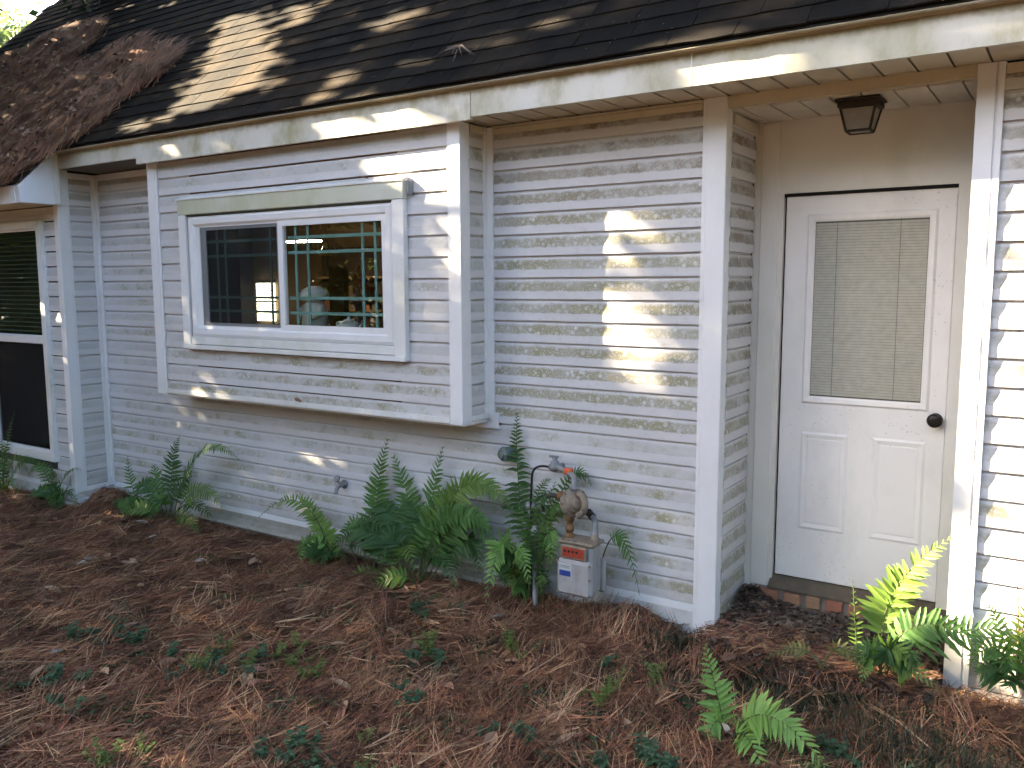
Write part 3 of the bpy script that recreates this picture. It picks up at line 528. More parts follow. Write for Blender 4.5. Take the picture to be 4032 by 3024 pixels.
MB().extrude_x([(-5.42, 19.95), (-5.36, 18.90), (-5.2, 18.90), (-5.2, 20.05)], -92, -56.21).build('lower_fascia', TRIM, fa)
sf = MB().box(-55.6, 22, -2.62, .16, 21.16, 21.2).build('soffit', SEAM, house)
i = 0
x = -22.16-1.135*2
while x < 20:
    MB().extrude_x([(-2.62, 21.06), (.14, 21.06), (.14, 21.12), (-2.62, 21.12)], x+.035, x+1.10).box(x+1.02, x+1.10, -2.6, .1, 21.035, 21.07).build('soffit_panel', CREAM, sf); x += 1.135
MB().box(-13.0, -3.0, -.06, .0, 21.0, 21.055).box(-23.3, -13, -.12, .0, 20.9, 21.0).build('channel_trim', CREAM, sf)
MB().box(-55.6, -47, -2.62, .1, 21.28, 21.33).build('soffit_panel', CREAM, sf)
MB().box(-92, -56.2, -5.2, -2.4, 18.98, 19.04).build('lower_soffit', CREAM, sf)
MB().box(-12.0, -3.29, -.04, .25, 20.62, 20.995).build('header_board', CREAM, house)
ac = MB().box(-12.2, -3, .24, 3.85, 20.68, 20.75).build('alcove_ceiling', SEAM, house)
x = -12.63
while x < -3.5:
    MB().box(x+.035, min(x+1.075, -3.3), .26, 3.80, 20.56, 20.66).build('ceiling_panel', painted('alcove_cream', (.56, .52, .43), (.32, .28, .2), .3) if 'alcove_cream' not in bpy.data.materials else bpy.data.materials['alcove_cream'], ac); x += 1.11
# dirt wedge marks where soffit grooves meet the wall are small flat triangles of grime on the panels
gm = MB()
for i in range(34):
    xx = -22.16+1.135*i; gm.add([(xx-.10, .1, 21.03), (xx+.16, .1, 21.03), (xx+.03, -.28, 21.03), (xx-.10, .1, 21.034), (xx+.16, .1, 21.034), (xx+.03, -.28, 21.034)], [(2, 1, 0), (3, 4, 5), (0, 1, 4, 3), (1, 2, 5, 4), (2, 0, 3, 5)])
tag(gm.build('groove_grime', SEAM, sf), kind='stuff')
# ---- roof
ct, st_ = math.cos(TH), math.sin(TH); XL = -91.5
def rp(x, s, n=0.0): return np.array([x, EY+s*ct-n*st_, EZ+s*st_+n*ct])
SMAX = 37.0
V = [rp(XL, -3.0, -.08), rp(-55.72, -3.0, -.08), rp(-55.72, .05, -.08), rp(22, .05, -.08), rp(22, SMAX, -.08), rp(XL, SMAX, -.08)]
V += [v+np.array([0, .05, -.1]) for v in V]
roof = MB().add(V, [(0, 1, 2, 5), (2, 3, 4, 5), (6, 11, 8, 7), (8, 11, 10, 9), (0, 6, 7, 1), (2, 8, 9, 3), (3, 9, 10, 4), (5, 11, 6, 0), (1, 7, 8, 2)]).build('roof', DECK, house)
top = rp(0, SMAX); bk = top[1]*2+3
MB().add([(XL, top[1], top[2]-.1), (22, top[1], top[2]-.1), (22, bk, EZ), (XL, bk, EZ)], [(0, 1, 2, 3)]).build('rear_slope', DECK, roof)
MB().box(XL, 22, bk-2, bk-1.7, -2, EZ).build('rear_wall', bpy.data.materials['sheathing'], house)
MB().box(XL+.6, XL+.9, -2.3, bk-2, -2, 20).box(19.6, 19.9, .3, bk-2, -2, 20).build('side_wall', bpy.data.materials['sheathing'], house)
MB().add([(XL+.5, -4.6, 19.6), (XL+.5, bk-1, 21.5), (XL+.5, top[1], top[2]-.6), (XL+.8, -4.6, 19.6), (XL+.8, bk-1, 21.5), (XL+.8, top[1], top[2]-.6)], [(0, 2, 1), (3, 4, 5), (0, 1, 4, 3), (1, 2, 5, 4), (2, 0, 3, 5)]).build('gable_wall', bpy.data.materials['sheathing'], house)
EXP = 1.16
def tabmesh(seed, wd):
    r = random.Random(seed); n = 5; V = []; F = []
    xs = [wd*i/(n-1) for i in range(n)]
    for x in xs: V.append((x, r.uniform(-.03, .025), .035))
    for x in xs: V.append((x, V[len(V)-n][1], .10+r.uniform(-.012, .015)))
    for x in xs: V.append((x, EXP+.12, .03))
    for i in range(n-1): F += [(i, i+1, n+i+1, n+i), (n+i, n+i+1, 2*n+i+1, 2*n+i)]
    F += [(0, n, 2*n), (n-1, 3*n-1, 2*n-1)]; return V, F
TABW = 2.54; VAR = [tabmesh(i, TABW-.035) for i in range(8)]; VARH = [tabmesh(20+i, TABW/2-.035) for i in range(2)]
MEV = [newmesh('shingle', v, f, SHIN) for v, f in VAR]; MEH = [newmesh('shingle', v, f, SHIN) for v, f in VARH]
tabs = []
for row in range(-3, int(SMAX/EXP)):
    s = row*EXP; x0 = XL-random.uniform(0, TABW)-(row % 2)*TABW/2; xe = -55.7 if row < 0 else 22
    x = x0
    while x < xe:
        if x > XL-.4 and x+TABW < xe+2:
            if not (row < 0 and x+TABW > -55.4):
                u, v, d = project(rp(x+1.2, s+.6)); tabs.append((d if (-.03 < u < 1.03 and -.03 < v < 1) else 1e3+d, x+.017, s+.02*0, random.randrange(8)))
        elif row < 0 and x+TABW/2 <= -55.4: tabs.append((50, x+.017, s, -1))
        x += TABW
tabs.sort(); RT = TH
for d, x, s, v in tabs[:290]:
    o = link('shingle', MEV[v] if v >= 0 else MEH[0], roof, rp(x, s)); o.rotation_euler = (RT+random.uniform(-.004, .006), random.uniform(-.002, .002), 0)
VV = []; QQ = []; TN = []; base = 0
for d, x, s, v in tabs[290:]:
    vs, fs = VAR[v] if v >= 0 else VARH[0]; t = random.random()
    VV += [rp(x+a, s+bb, c) for a, bb, c in vs]; TN += [t]*len(vs)
    QQ += [tuple(i+base for i in f) for f in fs]; base += len(vs)
me = newmesh('shingle_field', VV, QQ, SHIN); at = me.attributes.new('tone', 'FLOAT', 'POINT'); at.data.foreach_set('value', TN)
tag(link('shingle_field', me, roof), kind='stuff')
# ---- rooms behind the windows (seen through the panes)
def room(name, x0, x1, y0, y1, z0, z1, mat):
    V = [(x0, y0, z0), (x1, y0, z0), (x1, y1, z0), (x0, y1, z0), (x0, y0, z1), (x1, y0, z1), (x1, y1, z1), (x0, y1, z1)]
    return MB().add(V, [(0, 1, 2, 3), (7, 6, 5, 4), (1, 5, 6, 2), (2, 6, 7, 3), (3, 7, 4, 0)]).build(name, mat, house)
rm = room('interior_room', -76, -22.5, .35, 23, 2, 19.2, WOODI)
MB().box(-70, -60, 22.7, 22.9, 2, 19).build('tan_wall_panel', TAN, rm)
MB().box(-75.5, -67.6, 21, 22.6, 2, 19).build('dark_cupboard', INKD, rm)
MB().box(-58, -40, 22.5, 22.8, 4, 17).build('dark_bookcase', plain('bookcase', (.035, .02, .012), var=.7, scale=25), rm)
MB().box(-66.95, -64.35, 22.35, 22.45, 10.2, 13.85).build('bright_window', emit('daylit_window', (1, .90, .62), .55), rm)
for z in np.arange(10.4, 13.8, .34): MB().box(-67, -64.3, 22.2, 22.3, z, z+.05).build('blind_slat', TAN, rm)
MB().box(-67.2, -64.1, 22.15, 22.34, 13.85, 14.2).box(-67.2, -64.1, 22.15, 22.34, 12.0, 12.15).build('window_head', TAN, rm)
MB().box(-52.3, -49.2, 13.2, 14.0, 17.0, 17.1).build('ceiling_tube', emit('tube_light', (1, .85, .6), 8.0), rm)
MB().box(-42, -37.5, 9.5, 10.5, 12.3, 12.55).build('wall_shelf', plain('shelf_tan', (.16, .10, .05)), rm)
MB().box(-39.2, -38.9, 9.6, 10.2, 2.2, 12.3).box(-41.6, -41.3, 9.6, 10.2, 2.2, 12.3).build('shelf_leg', TAN, rm)

for i in range(4): MB().box(-57.8, -40.2, 21.6, 22.5, 5.5+i*2.9, 5.7+i*2.9).build('bookcase_shelf', bpy.data.materials['shelf_tan'], rm)
bk_ = [plain('book_%d' % i, c) for i, c in enumerate([(.20, .08, .04), (.10, .11, .07), (.26, .18, .09), (.07, .05, .05)])]
for i in range(40):
    x_ = -57.5+(i % 14)*1.22+random.uniform(0, .4); z_ = 5.7+(i//14)*2.9; MB().box(x_, x_+random.uniform(.3, .9), 21.7, 22.3, z_, z_+random.uniform(1.0, 2.2)).build('book', bk_[i % 4], rm)
vl = MB()
for i in range(24):
    x0 = -35.3+i*.31; d_ = .45+.22*abs(math.sin(i*.55)); vl.add([(x0, -1.55-.1*(i % 2), 17.2), (x0+.31, -1.55-.1*((i+1) % 2), 17.2), (x0+.31, -1.5-.1*((i+1) % 2), 17.2-(.45+.22*abs(math.sin((i+1)*.55)))), (x0, -1.5-.1*(i % 2), 17.2-d_)], [(0, 1, 2, 3)])
vl.build('window_valance', plain('valance_tan', (.30, .20, .09)), bay)
MB().box(-46.5, -45.0, 12, 12.5, 9, 15).box(-38, -34.5, 14.2, 14.4, 12.8, 16.2).build('picture_frame', TAN, rm)
# ================================================================== GROUND
def H(x, y):
    x = np.asarray(x, float); y = np.asarray(y, float)
    h = -1.55+.10*np.sin(.55*x+.9)*np.cos(.7*y)+.07*np.sin(1.7*x-.6*y)+.045*np.sin(3.1*x+2.3*y)+.03*np.sin(5.2*y-2.9*x)
    def bump(cx, cy, rx, ry, a): return a*np.exp(-((x-cx)/rx)**2-((y-cy)/ry)**2)
    h = h+bump(-54.6, -1.2, 1.9, 1.5, 1.05)+bump(-15.6, -.7, 1.7, 1.0, .95)+bump(-22, -1.0, 2.5, .9, .25)+bump(-62, -3.4, 4, 1.3, .12)+bump(-20, -.7, 4.5, .8, .35)
    h = h+bump(-12.6, -.9, .9, .8, -.35)+bump(-9, -2.9, 4.5, .7, .42)+bump(-7.9, -2.9, .9, .6, -.5)+bump(-11.8, -2.3, 1.3, 1.2, .35)+bump(-2.2, -1.6, 2.4, 1.6, .55)
    far = np.clip((np.abs(x+30)+np.abs(y+10)-90)/200, 0, 1); return h-far*1.0
gx = np.concatenate([np.linspace(-420, -100, 9)[:-1], np.linspace(-100, -70, 16)[:-1], np.linspace(-70, 6, 230), np.linspace(6, 420, 12)[1:]])
gy = np.concatenate([np.linspace(-420, -40, 10)[:-1], np.linspace(-40, .2, 130), np.linspace(.2, 420, 12)[1:]])
XX, YY = np.meshgrid(gx, gy, indexing='ij'); ZZ = H(XX, YY); nx, ny = len(gx), len(gy)
I = np.arange(nx*ny).reshape(nx, ny)
Q = np.stack([I[:-1, :-1], I[1:, :-1], I[1:, 1:], I[:-1, 1:]], -1).reshape(-1, 4)
m, g = newmat('straw_covered_soil'); P = g.pos()
c = g.mix(g.noise(g.mapv(P, (1, .35, 1)), 26, 6, .7), (.012, .007, .005), (.075, .040, .026)); c = g.mix(g.ramp(g.noise(P, 1.6, 4), .52, .68), c, (.02, .024, .014))
g.bsdf(c, .95, .1, bump=g.noise(P, 70, 5, .8), bstr=1.0, bdist=.02)
gr = quick('ground', np.stack([XX, YY, ZZ], -1).reshape(-1, 3), Q, m, kind='structure')
def gnoise(x, y): return np.sin(.83*x+1.3*y)+np.sin(1.9*x-.7*y+2)+np.sin(.37*x-2.1*y+1)
def ribbons(P0, P1, P2, wv):
    """quads along p0-p1-p2 with half width vectors wv"""
    n = len(P0); V = np.empty((n, 6, 3)); V[:, 0] = P0-wv; V[:, 1] = P0+wv; V[:, 2] = P1-wv; V[:, 3] = P1+wv; V[:, 4] = P2-wv*.4; V[:, 5] = P2+wv*.4
    b = (np.arange(n)*6)[:, None]; Q = np.concatenate([b+np.array([[0, 1, 3, 2]]), b+np.array([[2, 3, 5, 4]])]); return V.reshape(-1, 3), Q
PAL = np.array([(.20, .092, .055), (.26, .135, .075), (.14, .060, .040), (.33, .20, .11), (.42, .30, .185), (.20, .105, .078), (.09, .042, .030)])
def needles(x, y, hf, bias=1.6, spread=.85, Lr=(1.1, 2.3), wid=.0145, lift=.28, pal=PAL, pw=(.25, .22, .16, .16, .08, .1, .03), k=3):
    n0 = len(x); az0 = bias+rng.normal(0, spread, n0); L0 = rng.uniform(*Lr, n0); z0 = rng.uniform(0, 1, n0)**2*lift; bx, by = x-np.cos(az0)*L0/2, y-np.sin(az0)*L0/2
    tl0 = rng.normal(0, .10, n0)*L0+np.where(rng.random(n0) < .07, rng.uniform(.1, .5, n0), 0); ci = rng.choice(len(pal), n0, p=np.array(pw)/sum(pw)); t0 = rng.uniform(.5, 1.35, (n0, 1))*np.array([[1.08, .98, .95]])
    R_ = lambda a: np.repeat(a, k, 0); n = n0*k; az = R_(az0)+rng.normal(0, .16, n); L = R_(L0)*rng.uniform(.85, 1.05, n); bend = rng.normal(0, .07, n)*L; z = R_(z0)+rng.uniform(0, .04, n); tl = R_(tl0)+rng.normal(0, .03, n)
    ax, ay = R_(bx), R_(by); cx, cy = ax+np.cos(az)*L, ay+np.sin(az)*L; mx, my = (ax+cx)/2-np.sin(az)*bend, (ay+cy)/2+np.cos(az)*bend
    P0 = np.stack([ax, ay, hf(ax, ay)+z-tl*.4+.01], 1); P1 = np.stack([mx, my, hf(mx, my)+z+.03], 1); P2 = np.stack([cx, cy, hf(cx, cy)+np.maximum(z+tl, .0)+.01], 1)
    wv = np.stack([-np.sin(az), np.cos(az), rng.normal(0, .5, n)], 1)*wid; V, Q = ribbons(P0, P1, P2, wv)
    t0 = t0*np.clip(.88+.17*gnoise(x*.75+1, y*.8), .35, 1.3)[:, None]; col = R_(pal[ci]*t0)*rng.uniform(.9, 1.1, (n, 1)); return V, Q, np.repeat(col, 6, 0)
def inview(x, y, z, m=.04):
    v = np.stack([x, y, z], -1)-CAM; d = v@_f; u = .5+(v@_r2)/d*3356.5/4032; w_ = .5-(v@_u2)/d*3356.5/3024
    return (d > 3) & (u > -m) & (u < 1+m) & (w_ > -m) & (w_ < 1+m*1.6)
def scatter(n, x0, x1, y0, y1, wide=False):
    x = rng.uniform(x0, x1, n); y = rng.uniform(y0, y1, n); z = H(x, y); k = inview(x, y, z) | (inview(x, y, z, .32) & (rng.random(n) < .5) & wide); k &= ~((x > -11.9) & (x < -3.4) & (y > -2.5)); return x[k], y[k]
x, y = scatter(470000, -82, 8, -30, -.15, True)
dens = np.clip(.72+.3*gnoise(x, y)/2, .2, 1); dark_ = np.exp(-((x+8.6)/4.2)**2-((y+3.6)/1.5)**2)+np.exp(-((x+12.7)/1.2)**2-((y+1.6)/.9)**2)+.7*np.exp(-((x+1)/2.5)**2-((y+5.5)/1.5)**2); dens = dens*(1-.88*np.clip(dark_, 0, 1)); dens = np.where((y < -7) & (gnoise(x*.9+5, y) > .9), dens*.45, dens); dens = np.clip(dens, .05, 1); keep = rng.random(len(x)) < dens*.27; x, y = x[keep], y[keep]
print('needles', len(x))
V, Q, C_ = needles(x, y, H)
x2, y2 = scatter(80000, -82, 8, -30, -.3, True); d2_ = np.clip(.6+.3*gnoise(x2*.6, y2*.7+2), .1, 1)*(1-.85*np.clip(np.exp(-((x2+8.6)/4.2)**2-((y2+3.6)/1.5)**2), 0, 1)); k_ = rng.random(len(x2)) < d2_*.26; x2, y2 = x2[k_], y2[k_]; print('top needles', len(x2))
Vb, Qb, Cb = needles(x2, y2, lambda a, b: H(a, b)+.16, 1.65, .6, (1.8, 3.0), .013, .28, pw=(.2, .28, .05, .27, .14, .05, .01), k=3); V, Q, C_ = np.concatenate([V, Vb]), np.concatenate([Q, Qb+len(V)]), np.concatenate([C_, Cb])
quick('pine_straw', V, Q, STRAW, attr=C_, kind='stuff', label='red brown pine straw covering the ground before the house', cat='pine straw')
# leaf litter and straw on the porch step
n = 9000; x = rng.uniform(-11.85, -3.4, n); y = rng.uniform(-2.4, 3.4, n)
slabf = lambda a, b: -.6+.10*np.sin(1.3*a+.5)*np.cos(1.1*b)+.06*np.sin(3.3*a+2.7*b)+.06+.5*np.exp(-((a+11.5)/.7)**2-((b-3.1)/.9)**2)
slab0 = slabf; slabf = lambda a, b: np.where(b < -2.3, np.maximum(H(a, b)+.05, slab0(a, b)-(-2.3-b)*3.0), slab0(a, b))
GP = np.array([(.075, .052, .036), (.11, .08, .058), (.05, .034, .024), (.15, .115, .085), (.09, .05, .035)])
def flakes(x, y, hf, size, pal, lift=.05):
    n = len(x); az = rng.uniform(0, 6.28, n); s = rng.uniform(.5, 1.3, n)*size; tilt = rng.normal(0, .35, (n, 2)); z = hf(x, y)+rng.uniform(.0, lift, n)
    V = np.empty((n, 6, 3))
    for k, (a, b) in enumerate([(-1, 0), (-.3, -.5), (.6, -.38), (1, 0), (.6, .38), (-.3, .5)]):
        px = (a*np.cos(az)-b*np.sin(az))*s; py = (a*np.sin(az)+b*np.cos(az))*s; V[:, k] = np.stack([x+px, y+py, z+tilt[:, 0]*px+tilt[:, 1]*py+abs(b)*s*.5], 1)
    b = (np.arange(n)*6)[:, None]; Q = np.concatenate([b+np.array([[0, 1, 2, 3]]), b+np.array([[0, 3, 4, 5]])])
    col = pal[rng.integers(0, len(pal), n)]*rng.uniform(.6, 1.3, (n, 1)); return V.reshape(-1, 3), Q, np.repeat(col, 6, 0)
V1, Q1, C1_ = flakes(x, y, slabf, .15, GP)
k = 1900; x = rng.uniform(-11.85, -3.6, k); y = np.abs(rng.normal(0, 1.3, k))-2.35; V2, Q2, C2_ = needles(x, y, slabf, .2, .5, (.5, 1.4), lift=.08, k=2, wid=.014)
quick('step_litter', np.concatenate([V1, V2]), np.concatenate([Q1, Q2+len(V1)]), STRAW, attr=np.concatenate([C1_, C2_]), kind='stuff', label='brown leaf litter and straw covering the porch step', cat='leaf litter')
# small broken litter on the ground
x, y = scatter(18000, -82, 8, -30, -.15, True); V, Q, C_ = flakes(x, y, H, .10, np.array([(.10, .05, .035), (.16, .09, .06), (.06, .035, .025), (.22, .15, .10)]), .12)
quick('ground_litter', V, Q, STRAW, attr=C_, kind='stuff', label='crumbled dead leaf bits among the pine straw', cat='leaf litter')
# low creeping ground cover
def cover(n, x0, x1, y0, y1, thr, pal, size, lift):
    x, y = scatter(n, x0, x1, y0, y1); k = gnoise(x*.8+3, y*.9) > thr; return flakes(x[k], y[k], H, size, pal, lift)
GPAL = np.array([(.036, .060, .028), (.050, .082, .036), (.024, .038, .02), (.07, .105, .04)])
V1, Q1, C1_ = cover(90000, -40, 2, -24, -3.2, .75, GPAL, .10, .34); V2, Q2, C2_ = cover(46000, -14, 2, -10, -2.4, -.9, GPAL*.55, .09, .24)
quick('creeping_ground_cover', np.concatenate([V1, V2]), np.concatenate([Q1, Q2+len(V1)]), LEAFV, attr=np.concatenate([C1_, C2_]), kind='stuff', label='dark green creeping ground cover in the foreground', cat='ground cover')
# grassy wisps at the post and bottom right
def wisps(n, cx, cy, rx, ry, pal, L=(.5, 1.2)):
    x = cx+rng.normal(0, rx, n); y = cy+rng.normal(0, ry, n); l = rng.uniform(*L, n); az = rng.uniform(0, 6.28, n); ln = rng.uniform(.2, .7, n)*l
    z = H(x, y); P0 = np.stack([x, y, z-.03], 1); P1 = np.stack([x+np.cos(az)*ln*.35, y+np.sin(az)*ln*.35, z+l*.6], 1); P2 = np.stack([x+np.cos(az)*ln, y+np.sin(az)*ln, z+l*.75], 1)
    V, Q = ribbons(P0, P1, P2, np.stack([-np.sin(az), np.cos(az), 0*az], 1)*.015); return V, Q, np.repeat(pal[rng.integers(0, len(pal), n)]*rng.uniform(.7, 1.2, (n, 1)), 6, 0)
WP = np.array([(.03, .045, .022), (.05, .055, .03), (.10, .075, .045), (.02, .03, .016)])
parts_ = [wisps(420, -12.4, -1.9, .9, .5, WP), wisps(1500, -2.2, -6.0, 1.8, .9, WP, (.5, 1.3)), wisps(1600, -7.5, -4.0, 3, .8, WP, (.3, .8)), wisps(260, -15, -1.7, 1.2, .4, WP, (.3, .8)), wisps(900, -14, -9, 9, 4, WP, (.3, .8))]
VV = []; QQ = []; CC = []; o_ = 0
for V, Q, C_ in parts_: VV.append(V); QQ.append(Q+o_); CC.append(C_); o_ += len(V)
quick('grass_wisps', np.concatenate(VV), np.concatenate(QQ), LEAFV, attr=np.concatenate(CC), kind='stuff', label='thin dark grass wisps by the step and corner post', cat='grass')
# single dry leaves lying on the straw
LM = [plain('dry_leaf_%d' % i, c, .8, var=.3) for i, c in enumerate([(.22, .12, .075), (.30, .19, .12), (.16, .085, .06), (.36, .24, .15), (.46, .40, .34)])]
def leafshape(L, W, curl):
    V = []; F = []; xs = [-1, -.6, -.15, .3, .7, 1]; ws = [.05, .6, 1, .85, .45, .03]
    for a, b in zip(xs, ws): V += [(a*L, -b*W, curl*b+.03*a*a), (a*L, 0, -.02), (a*L, b*W, curl*b*.7+.02)]
    for i in range(5):
        for j in range(2): F.append((i*3+j, i*3+3+j, i*3+4+j, i*3+1+j))
    return V, F
LMESH = [[newmesh('fallen_leaf', *leafshape(.34+.10*i, .15+.035*j, .06+.05*j), LM[q]) for q in range(5)] for i, j in ((0, 0), (1, 1), (2, 0), (1, 2))]
x, y = scatter(620, -60, 1, -25, -.6); nl = 0
for xx, yy in zip(x, y):
    if nl >= 110: break
    o = link('fallen_leaf', LMESH[random.randrange(4)][random.choice([0, 1, 1, 2, 3, 0, 4 if random.random() < .5 else 3])], None, (xx, yy, float(H(xx, yy))+.33), random.uniform(0, 6.28))
    o.rotation_euler = (random.uniform(-.5, .5), random.uniform(-.4, .4), random.uniform(0, 6.28)); nl += 1
    tag(o, 'dry fallen leaf lying loose on the pine straw', 'leaf', 'fallen leaves on the pine straw')
# ================================================================== NEEDLE DRIFT ON ROOF
def inpoly(px, py, poly):
    c = np.zeros(len(px), bool); n = len(poly); j = n-1
    for i in range(n):
        xi, yi = poly[i]; xj, yj = poly[j]
        k = ((yi > py) != (yj > py)) & (px < (xj-xi)*(py-yi)/(yj-yi+1e-12)+xi); c ^= k; j = i
    return c
pl = np.array(PILE); n = 90000; a = rng.uniform(pl[:, 0].min()-12, pl[:, 0].max(), n); s = rng.uniform(pl[:, 1].min(), pl[:, 1].max(), n)
PP = [tuple(q) for q in PILE]; PP = [(PP[0][0]-14, PP[0][1])]+PP+[(PP[-1][0]-14, PP[-1][1])]
jx, js = rng.normal(0, .6, n), rng.normal(0, .28, n); k = inpoly(a+jx, s+js, PP); a, s = a[k], s[k]
ctr = np.abs(gnoise(a*.5, s*.8))*.12
azm = 1.45+rng.normal(0, .38, len(a)); L = rng.uniform(1.2, 2.6, len(a)); hgt = (rng.uniform(.12, .45, len(a))+ctr)
def RP(a_, s_, n_): return np.stack([a_, EY+s_*ct-n_*st_, EZ+s_*st_+n_*ct], 1)
ca, sa = np.cos(azm)*L/2, np.sin(azm)*L/2
P0 = RP(a-ca, s-sa, hgt-rng.uniform(0, .2, len(a))); P1 = RP(a, s, hgt+rng.uniform(0, .08, len(a))); P2 = RP(a+ca, s+sa, hgt-rng.uniform(0, .12, len(a)))
wv = np.stack([-np.sin(azm), np.cos(azm)*.7, np.cos(azm)*.7], 1)*.027; V1, Q1 = ribbons(P0, P1, P2, wv)
C1_ = np.repeat(PAL[rng.choice(7, len(a), p=[.32, .25, .2, .08, .02, .05, .08])]*rng.uniform(.5, 1.75, (len(a), 1))*np.clip(.9+.25*gnoise(a*1.3, s*1.9), .4, 1.4)[:, None], 6, 0)
k2 = rng.random(len(a)) < .035; n2 = int(k2.sum()); az = rng.uniform(0, 6.28, n2); sz = rng.uniform(.12, .30, n2); V2 = np.empty((n2, 6, 3))
for q, (u_, v_) in enumerate([(-1, 0), (-.3, -.5), (.6, -.38), (1, 0), (.6, .38), (-.3, .5)]):
    V2[:, q] = RP(a[k2]+(u_*np.cos(az)-v_*np.sin(az))*sz, s[k2]+(u_*np.sin(az)+v_*np.cos(az))*sz, hgt[k2]+.1+rng.uniform(-.1, .15, n2))
bq = (np.arange(n2)*6)[:, None]; Q2 = np.concatenate([bq+np.array([[0, 1, 2, 3]]), bq+np.array([[0, 3, 4, 5]])])
C2_ = np.repeat(np.array([(.16, .085, .06), (.22, .13, .10), (.08, .04, .03), (.30, .20, .14)])[rng.integers(0, 4, n2)], 6, 0)
drift = quick('needle_drift', np.concatenate([V1, V2.reshape(-1, 3)]), np.concatenate([Q1, Q2+len(V1)]), STRAW, attr=np.concatenate([C1_, C2_]), kind='stuff', label='thick drift of dead pine needles lying in the roof valley', cat='pine needles')
# core of the drift so the roof does not show through
core = MB(); gs = .8
A_, S_ = np.meshgrid(np.arange(pl[:, 0].min()-14, pl[:, 0].max(), gs), np.arange(pl[:, 1].min(), pl[:, 1].max(), gs*.6), indexing='ij')
inn = inpoly(A_.ravel(), S_.ravel(), PP)
for aa, ss in zip(A_.ravel()[inn], S_.ravel()[inn]):
    r_ = rng.uniform(.35, .5); q = [rp(aa+r_*math.cos(t), ss+r_*.7*math.sin(t), .1) for t in (0, 1.57, 3.14, 4.71)]+[rp(aa, ss, rng.uniform(.22, .4))]
    core.add(q, [(0, 1, 4), (1, 2, 4), (2, 3, 4), (3, 0, 4)])
core.build('needle_mat', plain('matted_needles', (.075, .036, .026), .95, var=.5, scale=40), drift)

def leaf_on(loc, rot, label, q=0):
    o = link('fallen_leaf', LMESH[0][q], None, loc); o.rotation_euler = rot; o.scale = (.7, .7, .9); tag(o, label, 'leaf')
leaf_on((-34.6, -2.26, 7.55), (.9, .3, .2), 'small red brown leaf caught on the bottom trim of the bay', 0)
leaf_on((-29.3, -2.42, 18.86), (.3, .2, .5), 'small brown leaf on the cap above the bay window', 2)
# loose tuft of needles on the shingles
n = 16; az = rng.uniform(.2, 2.4, n); L = rng.uniform(.6, 1.7, n); a0 = np.full(n, -24.0); s0 = np.full(n, 2.75); nn = rng.uniform(.16, .3, n)
V, Q = ribbons(RP(a0, s0, nn), RP(a0-np.cos(az)*L*.5, s0-np.sin(az)*L*.5, nn+.1), RP(a0-np.cos(az)*L*1.1, s0-np.sin(az)*L*.9, nn*.6), np.tile(np.array([[.012, .012, .012]]), (n, 1)))
t = quick('needle_tuft', V, Q, STRAW, attr=np.tile(np.array([[.2, .15, .12]]), (len(V), 1))); tag(t, 'small loose tuft of dead needles on the shingles above the wall', 'pine needles')
# ================================================================== FERNS
def nrm(v): v = np.asarray(v, float); return v/(np.linalg.norm(v)+1e-9)
def frond(parent, B, M_, T, PL, ci, droop=.22, npair=None):
    B, M_, T = np.array(B), np.array(M_), np.array(T)
    C0 = 2*M_-.5*(B+T); pts = bez(B, C0, T, 41)
    Ln = sum(np.linalg.norm(pts[i+1]-pts[i]) for i in range(40)); npair = npair or int(max(11, min(30, Ln/(.235 if ci in (3, 4) else .31))))
    view = nrm(CAM-M_); hint = nrm(np.array([0.1, -.55, .75])*.75+view*.45+np.array([random.uniform(-.45, .45), random.uniform(-.3, .3), random.uniform(-.3, .3)])*(.35 if ci in (3, 4) else 1))
    mb = MB(); mb.tube(pts[::4], [.035*(1-.75*i/10) for i in range(11)], 5, False)
    ns = len(mb.F); start = .24 if ci != 6 else .1
    for i in range(npair):
        f = start+(1-start)*(i+.5)/npair; q = f*40; j = int(min(q, 39)); P = pts[j]+(pts[min(j+1, 40)]-pts[j])*(q-j)
        t = nrm(pts[min(j+1, 40)]-pts[max(j-1, 0)]); side = nrm(np.cross(t, hint)); up = np.cross(side, t)
        g_ = (f-start)/(1-start); prof = min(1, .66+g_*2.2)*max(0.05, (1-g_))**.62
        for sg in (-1, 1):
            L = PL*prof*random.uniform(.85, 1.1)*1.32
            if random.random() < .03: continue
            ang = math.radians(18+32*g_+random.uniform(-7, 7)); d = nrm(side*sg*math.cos(ang)+t*math.sin(ang)+up*random.uniform(-.05, .22))
            P_ = P+t*(.035 if sg > 0 else -.02); wd = min(.16 if ci in (3, 4) else .15, L*(.165 if ci in (3, 4) else .145))*(1.0 if ci != 6 else .45); wn = nrm(np.cross(d, up)); wn = nrm(np.cross(up, d)); tw = random.uniform(-.3, .3)
            wv0 = nrm(wn+up*tw); V = []; nsec = 8; sag = droop*random.uniform(.5, 1.5); hook = random.uniform(-.04, .14)
            for k in range(nsec):
                u = k/(nsec-1); c = P_+d*L*u+np.array([0, 0, -1])*L*sag*u*u+t*L*hook*u*u
                h = wd*min(1, .55+u*2.2)*(1-u**2.2)*(1.0 if k % 2 else .80)
                V += [c-wv0*h+up*h*.25, c, c+wv0*h+up*h*.25]
            F = []
            for k in range(nsec-1): F += [(k*3, k*3+1, k*3+4, k*3+3), (k*3+1, k*3+2, k*3+5, k*3+4)]
            mb.add(V, F)
    o = mb.build('frond', FERN[ci], parent)
    me = o.data; me.materials.append(STEM if ci != 6 else STEMB)
    idx = np.zeros(len(me.polygons), np.int32); idx[:ns] = 1; me.polygons.foreach_set('material_index', idx); return o
PSC = {0: 1.32, 2: 1.2, 3: 1.25, 4: 1.2, 5: 1.2, 6: 1.1}
